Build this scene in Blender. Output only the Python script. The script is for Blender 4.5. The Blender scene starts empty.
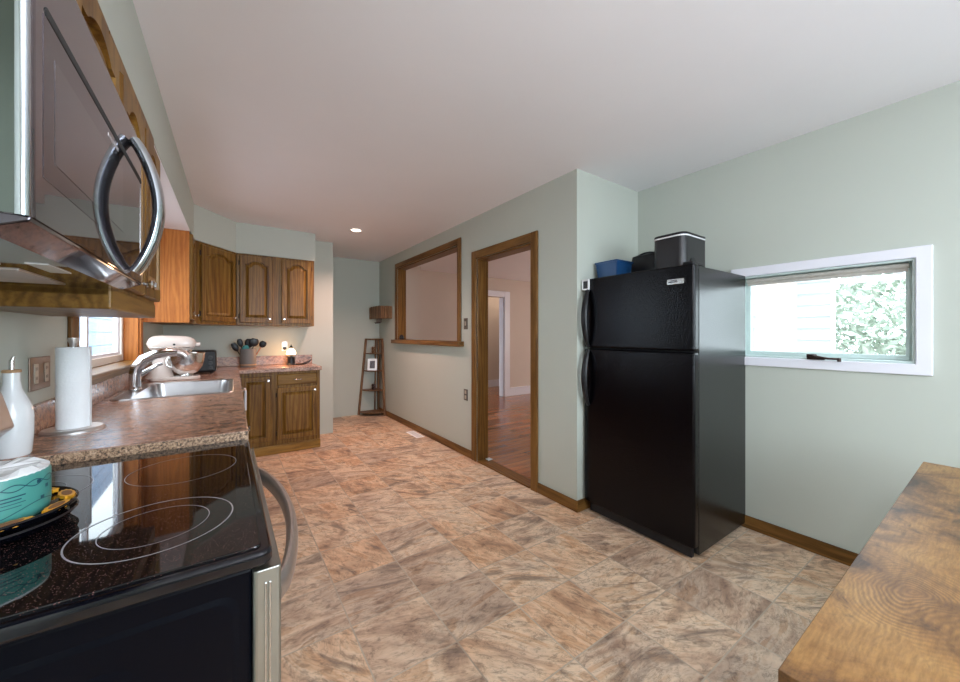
import bpy, bmesh, math, random
from mathutils import Vector, Matrix, noise
random.seed(7)
C = bpy.context.scene.collection
PI = math.pi

# ------------------------------------------------------------------ camera
cd = bpy.data.cameras.new('camera'); cam = bpy.data.objects.new('camera', cd); C.objects.link(cam)
cam.location = (0, 0, 1.30); cam.rotation_euler = (math.radians(90), 0, math.radians(-34.64))
cd.sensor_fit = 'HORIZONTAL'; cd.sensor_width = 36; cd.lens = 36 * 367.6 / 960
cd.shift_y = -(341 - 334.5) / 960; cd.clip_start = 0.02; cd.clip_end = 200
bpy.context.scene.camera = cam
# ------------------------------------------------------------------ world, lights, exposure
sc = bpy.context.scene
sc.view_settings.view_transform = 'Standard'; sc.view_settings.look = 'None'
sc.view_settings.gamma = 1; sc.view_settings.use_curve_mapping = False
sc.view_settings.exposure = 0.2
w = bpy.data.worlds.new('world'); sc.world = w; w.use_nodes = True
wn = w.node_tree; bg = wn.nodes['Background']
bg.inputs[0].default_value = (.86, .94, 1, 1); bg.inputs[1].default_value = 6.8      # bright overcast sky
sc.cycles.sample_clamp_indirect = 6; sc.cycles.max_bounces = 10; sc.cycles.diffuse_bounces = 6
sc.cycles.use_denoising = True

def area(name, loc, rot, sx, sy, power, col):
    l = bpy.data.lights.new(name, 'AREA'); l.shape = 'RECTANGLE'; l.size = sx; l.size_y = sy
    l.energy = power; l.color = col
    o = bpy.data.objects.new(name, l); C.objects.link(o); o.location = loc; o.rotation_euler = rot
    return o
# fill lamps added at unseen openings: behind the camera and in the far room
area('rear_window_fill', (1.3, -1.72, 1.55), (math.radians(90), 0, 0), 2.2, 1.4, 54, (.82, .90, 1))
area('far_room_fill', (6.9, 3.4, 1.5), (0, math.radians(90), 0), 1.4, 2.0, 34, (1, .86, .82))

# ------------------------------------------------------------------ materials
def spec(mat, v): mat.node_tree.nodes['Principled BSDF'].inputs['Specular IOR Level'].default_value = v
class NT:
    def __init__(s, name):
        s.m = bpy.data.materials.new(name); s.m.use_nodes = True; s.t = s.m.node_tree
        s.b = s.t.nodes['Principled BSDF']; s.tc = s.t.nodes.new('ShaderNodeTexCoord')
    def n(s, typ, ins=None, **at):
        nd = s.t.nodes.new(typ)
        for k, v in at.items(): setattr(nd, k, v)
        if ins:
            for k, v in ins.items():
                if isinstance(v, bpy.types.NodeSocket): s.t.links.new(v, nd.inputs[k])
                else: nd.inputs[k].default_value = v
        return nd
    def link(s, a, b): s.t.links.new(a, b)
    def set(s, **k):
        for kk, v in k.items():
            i = s.b.inputs[kk.replace('_', ' ')]
            if isinstance(v, bpy.types.NodeSocket): s.t.links.new(v, i)
            else: i.default_value = v
        return s
    def ramp(s, fac, stops, interp='LINEAR'):
        r = s.n('ShaderNodeValToRGB', {0: fac}); e = r.color_ramp; e.interpolation = interp
        while len(e.elements) < len(stops): e.elements.new(0.5)
        for el, (p, c) in zip(e.elements, stops): el.position = p; el.color = (*c, 1)
        return r.outputs[0]
    def mapping(s, scale, rot=(0, 0, 0), src=None):
        return s.n('ShaderNodeMapping', {0: src or s.tc.outputs['Object'], 'Scale': scale, 'Rotation': rot}).outputs[0]
    def noise(s, vec, scale, detail=4, rough=.55, dist=0):
        return s.n('ShaderNodeTexNoise', {'Vector': vec, 'Scale': scale, 'Detail': detail, 'Roughness': rough, 'Distortion': dist})
    def mix(s, f, a, b, mode='MIX'):
        m = s.n('ShaderNodeMix', data_type='RGBA', blend_type=mode)
        for i, v in ((0, f), (6, a), (7, b)):
            if isinstance(v, bpy.types.NodeSocket): s.t.links.new(v, m.inputs[i])
            else: m.inputs[i].default_value = v if i == 0 else (*v, 1)
        return m.outputs[2]
    def math(s, op, a, b=0.5, c=None):
        m = s.n('ShaderNodeMath', {0: a, 1: b}, operation=op)
        if c is not None: m.inputs[2].default_value = c
        return m.outputs[0]
    def bump(s, h, strength=.2, dist=.01):
        b = s.n('ShaderNodeBump', {'Height': h, 'Strength': strength, 'Distance': dist})
        s.link(b.outputs[0], s.b.inputs['Normal']); return b

def plain(name, col, rough=.5, metal=0, var=.04, vs=9, coat=0, bump=0, bs=60):
    t = NT(name)
    n = t.noise(t.tc.outputs['Object'], vs)
    a = tuple(c * (1 - var) for c in col); b = tuple(min(1, c * (1 + var)) for c in col)
    t.set(Base_Color=t.ramp(n.outputs[0], [(.3, a), (.7, b)]), Roughness=rough, Metallic=metal, Coat_Weight=coat)
    if bump:
        t.bump(t.noise(t.tc.outputs['Object'], bs, 3).outputs[0], bump, .003)
    return t.m

def wood(name, c_dark, c_mid, c_light, axis='z', rough=.38, scale=1.0, coat=.25, contrast=1.0):
    """oak: long open pores plus cathedral figure, grain along axis"""
    t = NT(name)
    st = {'x': (.09, 1, 1), 'y': (1, .09, 1), 'z': (1, 1, .09)}[axis]
    v = t.mapping(tuple(a * scale for a in st))
    n1 = t.noise(v, 9, 5, .6, 1.2)
    n2 = t.noise(v, 95, 3, .7, .2)
    wv = t.n('ShaderNodeTexWave', {'Vector': v, 'Scale': 9, 'Distortion': 14, 'Detail': 3, 'Detail Scale': 1.1}, wave_type='BANDS',
             bands_direction={'x': 'Y', 'y': 'X', 'z': 'X'}[axis])
    f = t.math('ADD', t.math('MULTIPLY', n1.outputs[0], .7), t.math('MULTIPLY', wv.outputs['Fac'], .3))
    base = t.ramp(f, [(.25, c_dark), (.5, c_mid), (.78, c_light)])
    pores = t.ramp(n2.outputs[0], [(.36, (.42, .36, .30)), (.50, (1, 1, 1))])
    col = t.mix(.36 * contrast, base, pores, 'MULTIPLY')
    t.set(Base_Color=col, Roughness=rough, Coat_Weight=coat * .35, Coat_Roughness=.3, Specular_IOR_Level=.2)
    t.bump(n2.outputs[0], .12, .002)
    return t.m

M = {}
M['wall'] = plain('sage_wall_paint', (.465, .495, .44), .62, var=.015, vs=2, bump=.05, bs=160)
M['wall_far_room'] = plain('beige_wall_paint', (.60, .51, .44), .7, var=.02, vs=2)
M['ceiling'] = plain('ceiling_paint', (.84, .825, .845), .8, var=.012, vs=2, bump=.05, bs=120)
M['white_paint'] = plain('white_trim_paint', (.74, .74, .80), .4, var=.01)
M['cream_wood'] = plain('cream_painted_frame', (.80, .78, .74), .5, var=.02)
OD, OM, OL = (.10, .042, .007), (.185, .088, .015), (.26, .138, .028)
M['oak_z'] = wood('oak_vertical', OD, OM, OL, 'z')
M['oak_y'] = wood('oak_along_wall', OD, OM, OL, 'y')
M['oak_x'] = wood('oak_across', OD, OM, OL, 'x')
M['oak_light_x'] = wood('light_oak_base_board', (.17, .08, .015), (.30, .155, .03), (.40, .22, .05), 'x')
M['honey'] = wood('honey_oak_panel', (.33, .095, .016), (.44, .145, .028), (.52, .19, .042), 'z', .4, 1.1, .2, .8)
M['trim_z'] = wood('stained_trim_vertical', (.085, .038, .009), (.165, .076, .018), (.225, .112, .030), 'z')
M['trim_y'] = wood('stained_trim_along', (.085, .038, .009), (.165, .076, .018), (.225, .112, .030), 'y')
M['trim_x'] = wood('stained_trim_across', (.085, .038, .009), (.165, .076, .018), (.225, .112, .030), 'x')
M['dark_wood'] = wood('dark_shelf_wood', (.08, .040, .017), (.19, .10, .045), (.27, .155, .075), 'z', .5)
M['dark_wood_y'] = wood('dark_shelf_wood_flat', (.08, .040, .017), (.15, .08, .036), (.22, .125, .06), 'y', .5)
M['chrome_blue'] = plain('cool_chrome', (.62, .68, .73), .16, 1)
M['chrome'] = plain('chrome', (.66, .66, .68), .12, 1, var=.02)
M['steel'] = plain('brushed_steel', (.60, .59, .58), .26, 1, var=.05, vs=40)
M['steel_light'] = plain('satin_steel_light', (.62, .60, .59), .45, 1)
M['steel_soft'] = plain('satin_steel', (.62, .57, .55), .40, 1, var=.05, vs=30)
M['steel_bright'] = plain('polished_steel', (.82, .81, .80), .20, 1, var=.02)
M['steel_dark'] = plain('steel_case', (.15, .175, .16), .2, 1, var=.04)
M['steel_door'] = plain('oven_door_steel', (.40, .41, .385), .36, 1)
M['sink_steel'] = plain('sink_steel', (.50, .49, .50), .28, 1, var=.03, vs=20)
M['bronze'] = plain('dark_bronze', (.06, .04, .035), .4, .8)
M['black_gloss'] = plain('black_enamel', (.002, .0025, .005), .10, 0, coat=.1)
M['black_side'] = plain('black_painted_steel', (.0012, .0016, .0036), .30, 0)
M['black_side'].node_tree.nodes['Principled BSDF'].inputs['Specular IOR Level'].default_value = .10
M['black_plastic'] = plain('black_plastic', (.012, .012, .014), .35)
M['grey_dark'] = plain('dark_grey_plastic', (.014, .014, .016), .35)
M['black_fridge'] = plain('black_textured_door', (.0015, .0012, .0022), .15, 0, bump=.55, bs=110)
M['fridge_side'] = plain('black_fridge_side', (.006, .007, .007), .27, 0, bump=.10, bs=90)
spec(M['black_fridge'], .22); spec(M['fridge_side'], .5); spec(M['black_plastic'], .3)
M['white_ceramic'] = plain('white_ceramic', (.76, .77, .78), .22, coat=.4)
M['paper'] = plain('white_paper_towel', (.82, .84, .86), .85, bump=.4, bs=120)
M['cream_enamel'] = plain('cream_enamel', (.56, .48, .44), .18, coat=.5)
M['blue_plastic'] = plain('blue_plastic', (.008, .055, .16), .35)
M['grey_ceramic'] = plain('grey_stoneware', (.17, .16, .15), .55)
M['cork'] = plain('tan_cork', (.42, .25, .13), .7, var=.15, vs=60)
M['outlet'] = plain('bronze_wallplate', (.17, .115, .08), .4, .4)
M['outlet_white'] = plain('ivory_switch', (.40, .34, .27), .4)
M['grey_plate'] = plain('pewter_wallplate', (.14, .12, .10), .35, .6)
M['teal_metalpaint'] = plain('teal_painted_sash', (.50, .60, .58), .45, var=.03)
M['blind'] = plain('beige_blind_fabric', (.42, .40, .36), .8, var=.08, vs=50)
M['siding'] = plain('white_vinyl_siding', (.66, .68, .70), .6, var=.02)
M['siding_blue'] = plain('blue_grey_siding', (.16, .24, .36), .6, var=.04)
M['leaf'] = plain('green_leaves', (.36, .42, .34), .6, var=.35, vs=6)
M['bounce_ground'] = plain('pinkish_grey_ground', (.30, .27, .28), .8, var=.1, vs=3)  # pinkish grey chosen for the light it bounces indoors
M['teal'] = plain('teal_print', (.06, .25, .22), .35, var=.03)
M['teal_dark'] = plain('dark_teal_ink', (.01, .06, .09), .4)
M['yellow'] = plain('yellow_petals', (.75, .36, .02), .4, var=.15, vs=50)
M['brown'] = plain('brown_seed_centre', (.22, .09, .03), .5)
M['copper'] = plain('copper', (.55, .22, .12), .4, .3)
M['teal_silicone'] = plain('teal_silicone', (.02, .20, .20), .5)
M['grey_line'] = plain('grey_ring_print', (.30, .29, .31), .3)
M['photo_dark'] = plain('photo_print', (.10, .10, .12), .4, var=.5, vs=45)
M['floor_vent'] = plain('white_vent_metal', (.93, .92, .92), .5)
M['fabric_white'] = plain('white_cloth', (.72, .72, .74), .8)
M['rubber'] = plain('rubber', (.02, .02, .02), .7)

def emit(name, col, s):
    t = NT(name); t.set(Base_Color=(*col, 1), Emission_Color=(*col, 1), Emission_Strength=s); return t.m
M['lamp_on'] = emit('lit_bulb', (1, .80, .58), 9)
M['shade_on'] = emit('lit_glass_shade', (1, .72, .45), 2.6)
M['shade_white'] = emit('fill_lamp_glass', (1, .96, .9), 3)  # glowing shade of the added lamp behind the viewpoint
M['display'] = emit('dim_display', (.2, .25, .3), .03)

def glass(name):
    t = NT(name); t.set(Base_Color=(.96, .99, 1, 1), Roughness=0.0)
    tr = t.n('ShaderNodeBsdfTransparent', {0: (.95, .98, .99, 1)}); gl = t.n('ShaderNodeBsdfGlossy', {'Color': (1, 1, 1, 1), 'Roughness': .02})
    fr = t.n('ShaderNodeFresnel', {'IOR': 1.45}); gm = t.n('ShaderNodeNewGeometry'); fac = t.math('MULTIPLY', fr.outputs[0], t.math('SUBTRACT', 1.0, gm.outputs['Backfacing'])); fac = t.math('MULTIPLY', fac, .6); mx = t.n('ShaderNodeMixShader', {0: fac, 1: tr.outputs[0], 2: gl.outputs[0]})
    t.link(mx.outputs[0], t.t.nodes['Material Output'].inputs[0]); return t.m
M['glass'] = glass('window_glass')

def smoked():
    t = NT('microwave_mirror_glass')
    t.set(Base_Color=(.20, .18, .195, 1), Metallic=.92, Roughness=.025); return t.m
M['mw_glass'] = smoked()
t = NT('microwave_window_screen')
t.set(Base_Color=(.17, .165, .18, 1), Metallic=.9, Roughness=.035); M['mw_window'] = t.m
t = NT('microwave_dark_border'); t.set(Base_Color=(.11, .10, .115, 1), Metallic=.92, Roughness=.03); M['mw_border'] = t.m

def cooktop():
    t = NT('speckled_black_glass')
    v = t.n('ShaderNodeTexVoronoi', {'Vector': t.tc.outputs['Object'], 'Scale': 300})
    n = t.noise(t.tc.outputs['Object'], 200, 2)
    f = t.math('MULTIPLY', t.math('LESS_THAN', v.outputs['Distance'], .28), t.math('GREATER_THAN', n.outputs[0], .52))
    t.set(Base_Color=t.mix(f, (.005, .0045, .005), (.16, .075, .065)), Roughness=.035, IOR=1.5); return t.m
M['cooktop'] = cooktop()

def vinyl_floor():
    t = NT('stone_tile_vinyl')
    P = t.tc.outputs['Object']
    p = t.n('ShaderNodeVectorMath', {0: P, 1: (.46, .66, 0)}, operation='SUBTRACT').outputs[0]
    p = t.n('ShaderNodeVectorMath', {0: p, 1: (.345, .3375, 10)}, operation='DIVIDE').outputs[0]
    cell = t.n('ShaderNodeVectorMath', {0: p}, operation='FLOOR').outputs[0]
    fr = t.n('ShaderNodeVectorMath', {0: p}, operation='FRACTION').outputs[0]
    wn_ = t.n('ShaderNodeTexWhiteNoise', {0: cell}, noise_dimensions='3D')
    off = t.n('ShaderNodeVectorMath', {0: wn_.outputs['Color'], 'Scale': 23.0}, operation='SCALE').outputs[0]
    rot = t.n('ShaderNodeVectorRotate', {'Vector': P, 'Angle': t.math('MULTIPLY_ADD', wn_.outputs['Value'], 1.5, -.2)}, rotation_type='Z_AXIS').outputs[0]
    # two tilts of slate cleft: some tiles run the other way
    q = t.n('ShaderNodeVectorMath', {0: rot, 1: off}, operation='ADD').outputs[0]
    qs = t.mapping((1, 2.1, 1), src=q)
    big = t.noise(q, 2.6, 3, .55, .8)
    vein = t.noise(qs, 2.4, 9, .60, 1.2)
    fine = t.noise(qs, 15, 7, .72, 1.0)
    col = t.ramp(vein.outputs[0], [(.30, (.34, .25, .20)), (.40, (.56, .41, .31)), (.48, (.70, .56, .44)), (.54, (.76, .64, .52)), (.60, (.60, .42, .29)), (.68, (.72, .60, .48))])
    tone = t.ramp(t.math('ADD', t.math('MULTIPLY', big.outputs[0], .62), t.math('MULTIPLY', wn_.outputs['Value'], .38)),
                  [(.30, (.62, .57, .57)), (.42, (.95, .92, .90)), (.55, (1.0, .94, .87)), (.66, (.98, .80, .66)), (.76, (.72, .56, .45))])
    col = t.mix(.85, col, tone, 'MULTIPLY')
    # dark grey-purple bruises
    br = t.ramp(t.noise(t.mapping((1, 3.4, 1), rot=(0, 0, .6), src=q), 1.9, 8, .66, 1.0).outputs[0], [(.55, (0, 0, 0)), (.64, (1, 1, 1))])
    col = t.mix(t.math('MULTIPLY', br, .75), col, (.19, .145, .125))
    fv = t.ramp(fine.outputs[0], [(.38, (.36, .33, .33)), (.46, (.90, .88, .87)), (.52, (1.02, 1.02, 1.02)), (.66, (1.16, 1.14, 1.12))])
    col = t.mix(.62, col, fv, 'MULTIPLY')
    crack = t.ramp(t.math('ABSOLUTE', t.math('SUBTRACT', t.noise(qs, 3.2, 8, .7, 2.0).outputs[0], .5)), [(0, (1, 1, 1)), (.013, (0, 0, 0))])
    col = t.mix(t.math('MULTIPLY', crack, .55), col, (.12, .08, .065))
    sx = t.n('ShaderNodeSeparateXYZ', {0: fr})
    def edge(s, wdt):
        d = t.math('MINIMUM', s, t.math('SUBTRACT', 1.0, s)); return t.math('LESS_THAN', d, wdt)
    g = t.math('MAXIMUM', edge(sx.outputs[0], .009), edge(sx.outputs[1], .009))
    grout = t.mix(t.noise(P, 3, 2).outputs[0], (.20, .15, .12), (.70, .62, .52))
    col = t.mix(t.math('MULTIPLY', g, .95), col, grout)
    col = t.mix(1.0, col, (1.0, .975, .91), 'MULTIPLY')
    t.set(Base_Color=col, Roughness=t.math('MULTIPLY_ADD', fine.outputs[0], .25, .34), Specular_IOR_Level=.35)
    h = t.math('SUBTRACT', t.math('MULTIPLY', vein.outputs[0], .6), t.math('MULTIPLY', g, .3))
    t.bump(h, .22, .006)
    return t.m
M['floor'] = vinyl_floor()

def plank_floor():
    t = NT('red_brown_laminate')
    P = t.tc.outputs['Object']
    br = t.n('ShaderNodeTexBrick', {'Vector': P, 'Color1': (.27, .095, .030, 1), 'Color2': (.46, .19, .070, 1), 'Mortar': (.12, .04, .02, 1), 'Scale': 1.0, 'Mortar Size': .003,
                                    'Brick Width': .9, 'Row Height': .09})
    n = t.noise(t.mapping((.12, 1.6, 1)), 22, 5, .65, .8)
    col = t.mix(.8, br.outputs[0], t.ramp(n.outputs[0], [(.3, (.45, .40, .36)), (.6, (1.1, 1.05, 1)), (.8, (1.3, 1.2, 1.1))]), 'MULTIPLY')
    t.set(Base_Color=col, Roughness=.24, Coat_Weight=.3, Coat_Roughness=.15)
    return t.m
M['laminate'] = plank_floor()

def counter():
    t = NT('mottled_brown_laminate_counter')
    P = t.tc.outputs['Object']
    v = t.mapping((1.0, 2.2, 1.6))
    a = t.noise(v, 9, 9, .72, 1.3); b = t.noise(P, 60, 6, .75); c = t.noise(P, 150, 3, .7)
    col = t.ramp(a.outputs[0], [(.32, (.095, .052, .042)), (.43, (.27, .14, .095)), (.52, (.48, .29, .205)), (.60, (.26, .165, .135)), (.74, (.55, .37, .285))])
    col = t.mix(.9, col, t.ramp(b.outputs[0], [(.36, (.28, .24, .22)), (.5, (1, 1, 1)), (.66, (1.35, 1.2, 1.05))]), 'MULTIPLY')
    col = t.mix(.5, col, t.ramp(c.outputs[0], [(.38, (.25, .22, .2)), (.48, (1, 1, 1))]), 'MULTIPLY')
    t.set(Base_Color=col, Roughness=.27, Coat_Weight=.2, Coat_Roughness=.2)
    return t.m
M['counter'] = counter()

def counter_edge():
    t = NT('speckled_counter_edge')
    P = t.tc.outputs['Object']
    b = t.noise(P, 120, 4, .75); c = t.noise(P, 190, 3, .7)
    col = t.ramp(b.outputs[0], [(.40, (.05, .04, .03)), (.46, (.26, .15, .09)), (.56, (.50, .34, .22)), (.68, (.64, .46, .33))])
    col = t.mix(.6, col, t.ramp(c.outputs[0], [(.40, (.15, .13, .11)), (.5, (1, 1, 1))]), 'MULTIPLY')
    t.set(Base_Color=col, Roughness=.35); return t.m
M['counter_edge'] = counter_edge()

def table_wood():
    t = NT('rustic_burnt_oak_laminate')
    P = t.tc.outputs['Object']       # object origin = table centre
    nz = t.noise(P, 3.2, 3, .5)
    warp = t.n('ShaderNodeVectorMath', {0: nz.outputs['Color'], 'Scale': .16}, operation='SCALE').outputs[0]
    pw = t.n('ShaderNodeVectorMath', {0: P, 1: warp}, operation='ADD').outputs[0]
    def rings(cx, cy, sc_, sx, sy):
        k = t.n('ShaderNodeVectorMath', {0: pw, 1: (cx, cy, 0)}, operation='SUBTRACT').outputs[0]
        k = t.mapping((sx, sy, 0), src=k)
        d = t.n('ShaderNodeVectorMath', {0: k}, operation='LENGTH').outputs['Value']
        return d
    d1 = rings(KNOT[0] + .08, KNOT[1] + .08, 1, 1, 1.7)
    lin = t.n('ShaderNodeSeparateXYZ', {0: pw}).outputs[1]
    lin2 = t.math('ABSOLUTE', t.math('SUBTRACT', lin, KNOT[1] + .08))
    # smooth blend: rings close to the knot, straight grain away from it
    dd = t.math('MINIMUM', d1, t.math('ADD', t.math('MULTIPLY', lin2, 1.6), .14))
    wv = t.math('SINE', t.math('MULTIPLY', t.math('ADD', dd, t.math('MULTIPLY', t.noise(P, 11, 3).outputs[0], .030)), 470))
    fib = t.noise(t.mapping((.15, 1, 1)), 120, 4, .7)
    blot = t.noise(P, 4.5, 6, .65, .6)
    gold = t.ramp(blot.outputs[0], [(.38, (.04, .020, .010)), (.46, (.14, .066, .022)), (.55, (.26, .13, .038)), (.68, (.34, .19, .062))])
    amp = t.ramp(d1, [(.06, (1, 1, 1)), (.20, (.30, .30, .30)), (.45, (.12, .12, .12))])
    col = t.mix(t.math('MULTIPLY', t.math('MULTIPLY_ADD', wv, .40, .45), amp), gold, (.12, .055, .022))
    col = t.mix(.55, col, t.ramp(fib.outputs[0], [(.36, (.5, .45, .4)), (.6, (1.1, 1.1, 1.1))]), 'MULTIPLY')
    dk = t.ramp(t.noise(P, 8, 6, .7, 1.5).outputs[0], [(.60, (0, 0, 0)), (.70, (1, 1, 1))])
    col = t.mix(t.math('MULTIPLY', dk, .75), col, (.045, .022, .012))
    core = t.ramp(d1, [(.012, (1, 1, 1)), (.045, (0, 0, 0))])
    col = t.mix(t.math('MULTIPLY', core, .45), col, (.16, .075, .03))
    t.set(Base_Color=col, Roughness=.42, Specular_IOR_Level=.4)
    t.bump(fib.outputs[0], .1, .002)
    return t.m
TBL = (0.733, 2.44, -0.62, 0.215)         # x0,x1,y0,y1
TC = ((TBL[0] + TBL[1]) / 2, (TBL[2] + TBL[3]) / 2)
KNOT = (1.157 - TC[0], 0.117 - TC[1])
M['table'] = table_wood()

# ------------------------------------------------------------------ geometry helpers
PIV = Vector((0, 2.5, 0)); SK = -0.0136      # the left wall and its run stand a hair off square
RM = Matrix.Translation(PIV) @ Matrix.Rotation(SK, 4, 'Z') @ Matrix.Translation(-PIV)
def LP(x, y):
    p = RM @ Vector((x, y, 0)); return p.x, p.y

def box(bm, x0, x1, y0, y1, z0, z1):
    if x0 > x1: x0, x1 = x1, x0
    if y0 > y1: y0, y1 = y1, y0
    if z0 > z1: z0, z1 = z1, z0
    v = [bm.verts.new((x, y, z)) for z in (z0, z1) for x, y in ((x0, y0), (x1, y0), (x1, y1), (x0, y1))]
    for f in ((3, 2, 1, 0), (4, 5, 6, 7), (0, 1, 5, 4), (1, 2, 6, 5), (2, 3, 7, 6), (3, 0, 4, 7)):
        bm.faces.new([v[i] for i in f])
def B(*a):
    bm = bmesh.new(); box(bm, *a); return bm
def prism(bm, pts, axis, a0, a1):
    """pts 2-D polygon; axis 'z': (x,y); 'y': (x,z); 'x': (y,z)"""
    def mk(p, a): return {'z': (p[0], p[1], a), 'y': (p[0], a, p[1]), 'x': (a, p[0], p[1])}[axis]
    A = [bm.verts.new(mk(p, a0)) for p in pts]; D = [bm.verts.new(mk(p, a1)) for p in pts]
    bm.faces.new(A); bm.faces.new(list(reversed(D)))
    n = len(pts)
    for i in range(n): bm.faces.new((A[i], D[i], D[(i + 1) % n], A[(i + 1) % n]))
def frame_mat(n):
    n = Vector(n).normalized(); up = Vector((0, 0, 1)) if abs(n.z) < .9 else Vector((1, 0, 0))
    a = up.cross(n).normalized(); b = n.cross(a); return a, b, n
def lathe(bm, prof, center=(0, 0, 0), axis=(0, 0, 1), seg=28, sx=1, sy=1):
    """prof: list of (r, h)"""
    a, b, n = frame_mat(axis); c = Vector(center); rings = []
    for r, h in prof:
        if r < 1e-6: rings.append([bm.verts.new(c + n * h)])
        else: rings.append([bm.verts.new(c + n * h + a * (r * sx * math.cos(2 * PI * i / seg)) + b * (r * sy * math.sin(2 * PI * i / seg))) for i in range(seg)])
    for r0, r1 in zip(rings, rings[1:]):
        for i in range(seg):
            j = (i + 1) % seg
            if len(r0) == 1 and len(r1) == 1: break
            if len(r0) == 1: bm.faces.new((r0[0], r1[j], r1[i]))
            elif len(r1) == 1: bm.faces.new((r0[i], r0[j], r1[0]))
            else: bm.faces.new((r0[i], r0[j], r1[j], r1[i]))
    if len(rings[0]) > 1: bm.faces.new(list(reversed(rings[0])))
    if len(rings[-1]) > 1: bm.faces.new(rings[-1])
def cyl(bm, c, r, h, axis=(0, 0, 1), seg=24): lathe(bm, [(r, 0), (r, h)], c, axis, seg)
def tube(bm, pts, rad, seg=12, flat=1.0, up=None):
    """swept tube; rad number or list; flat scales the second cross axis"""
    pts = [Vector(p) for p in pts]; n = len(pts)
    rads = rad if isinstance(rad, (list, tuple)) else [rad] * n
    rings = []; prev = None
    for i, p in enumerate(pts):
        tdir = (pts[min(i + 1, n - 1)] - pts[max(i - 1, 0)]).normalized()
        if up is not None: a = Vector(up).cross(tdir).normalized()
        elif prev is None:
            a = Vector((0, 0, 1)).cross(tdir)
            if a.length < .1: a = Vector((1, 0, 0)).cross(tdir)
            a.normalize()
        else: a = (prev - tdir * prev.dot(tdir)).normalized()
        prev = a; b = tdir.cross(a)
        rings.append([bm.verts.new(p + a * (rads[i] * math.cos(2 * PI * k / seg)) + b * (rads[i] * flat * math.sin(2 * PI * k / seg))) for k in range(seg)])
    for r0, r1 in zip(rings, rings[1:]):
        for k in range(seg):
            j = (k + 1) % seg; bm.faces.new((r0[k], r0[j], r1[j], r1[k]))
    bm.faces.new(list(reversed(rings[0]))); bm.faces.new(rings[-1])
def bez(p0, p1, p2, n=14):
    p0, p1, p2 = map(Vector, (p0, p1, p2))
    return [(p0 * (1 - t) ** 2 + p1 * (2 * t * (1 - t)) + p2 * t * t) for t in [i / (n - 1) for i in range(n)]]
def rrect(x0, x1, y0, y1, r, n=6):
    out = []
    for cx, cy, a0 in ((x1 - r, y1 - r, 0), (x0 + r, y1 - r, 90), (x0 + r, y0 + r, 180), (x1 - r, y0 + r, 270)):
        for i in range(n + 1):
            a = math.radians(a0 + 90 * i / n); out.append((cx + r * math.cos(a), cy + r * math.sin(a)))
    return out

base_of = {}
def thing(name, label, cat, loc, left=False, group=None):
    o = bpy.data.objects.new(name, None); C.objects.link(o); o.empty_display_size = .1
    l = Vector(loc); base_of[o] = l
    if left:
        o.location = RM @ l; o.rotation_euler = (0, 0, SK)
    else: o.location = l
    o['label'] = label; o['category'] = cat
    if group: o['group'] = group
    return o
def obj(name, bm, mat, parent=None, bev=0, smooth=False, left=False, label=None, seg=2, origin=None):
    """bm is built in room coordinates; it is re-based on its parent's (or its own) base point"""
    bmesh.ops.recalc_face_normals(bm, faces=bm.faces)
    if parent is not None: base = base_of[parent]
    else:
        xs = [v.co for v in bm.verts]
        base = Vector(origin) if origin is not None else Vector(((min(v.x for v in xs) + max(v.x for v in xs)) / 2, (min(v.y for v in xs) + max(v.y for v in xs)) / 2, min(v.z for v in xs)))
    bmesh.ops.translate(bm, verts=bm.verts, vec=-base)
    if smooth:
        for f in bm.faces: f.smooth = True
    me = bpy.data.meshes.new(name); bm.to_mesh(me); bm.free()
    for m_ in (mat if isinstance(mat, (list, tuple)) else [mat]): me.materials.append(m_)
    o = bpy.data.objects.new(name, me); C.objects.link(o); base_of[o] = base
    if parent is not None: o.parent = parent
    elif left: o.location = RM @ base; o.rotation_euler = (0, 0, SK)
    else: o.location = base
    if smooth:
        mod = o.modifiers.new('es', 'EDGE_SPLIT'); mod.split_angle = math.radians(40)
    if bev:
        mo = o.modifiers.new('bevel', 'BEVEL'); mo.width = bev; mo.segments = seg; mo.limit_method = 'ANGLE'; mo.angle_limit = math.radians(35)
    if label: o['label'] = label
    return o
def single(name, bm, mat, label, cat, group=None, **k):
    o = obj(name, bm, mat, None, **k); o['label'] = label; o['category'] = cat
    if group: o['group'] = group
    return o
def struct(name, bm, mat, parent=None, **k):
    o = obj(name, bm, mat, parent, **k)
    if parent is None: o['kind'] = 'structure'
    return o
def structroot(name, loc, left=False):
    o = bpy.data.objects.new(name, None); C.objects.link(o); o.empty_display_size = .1
    l = Vector(loc); base_of[o] = l
    if left: o.location = RM @ l; o.rotation_euler = (0, 0, SK)
    else: o.location = l
    o['kind'] = 'structure'; return o

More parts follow.
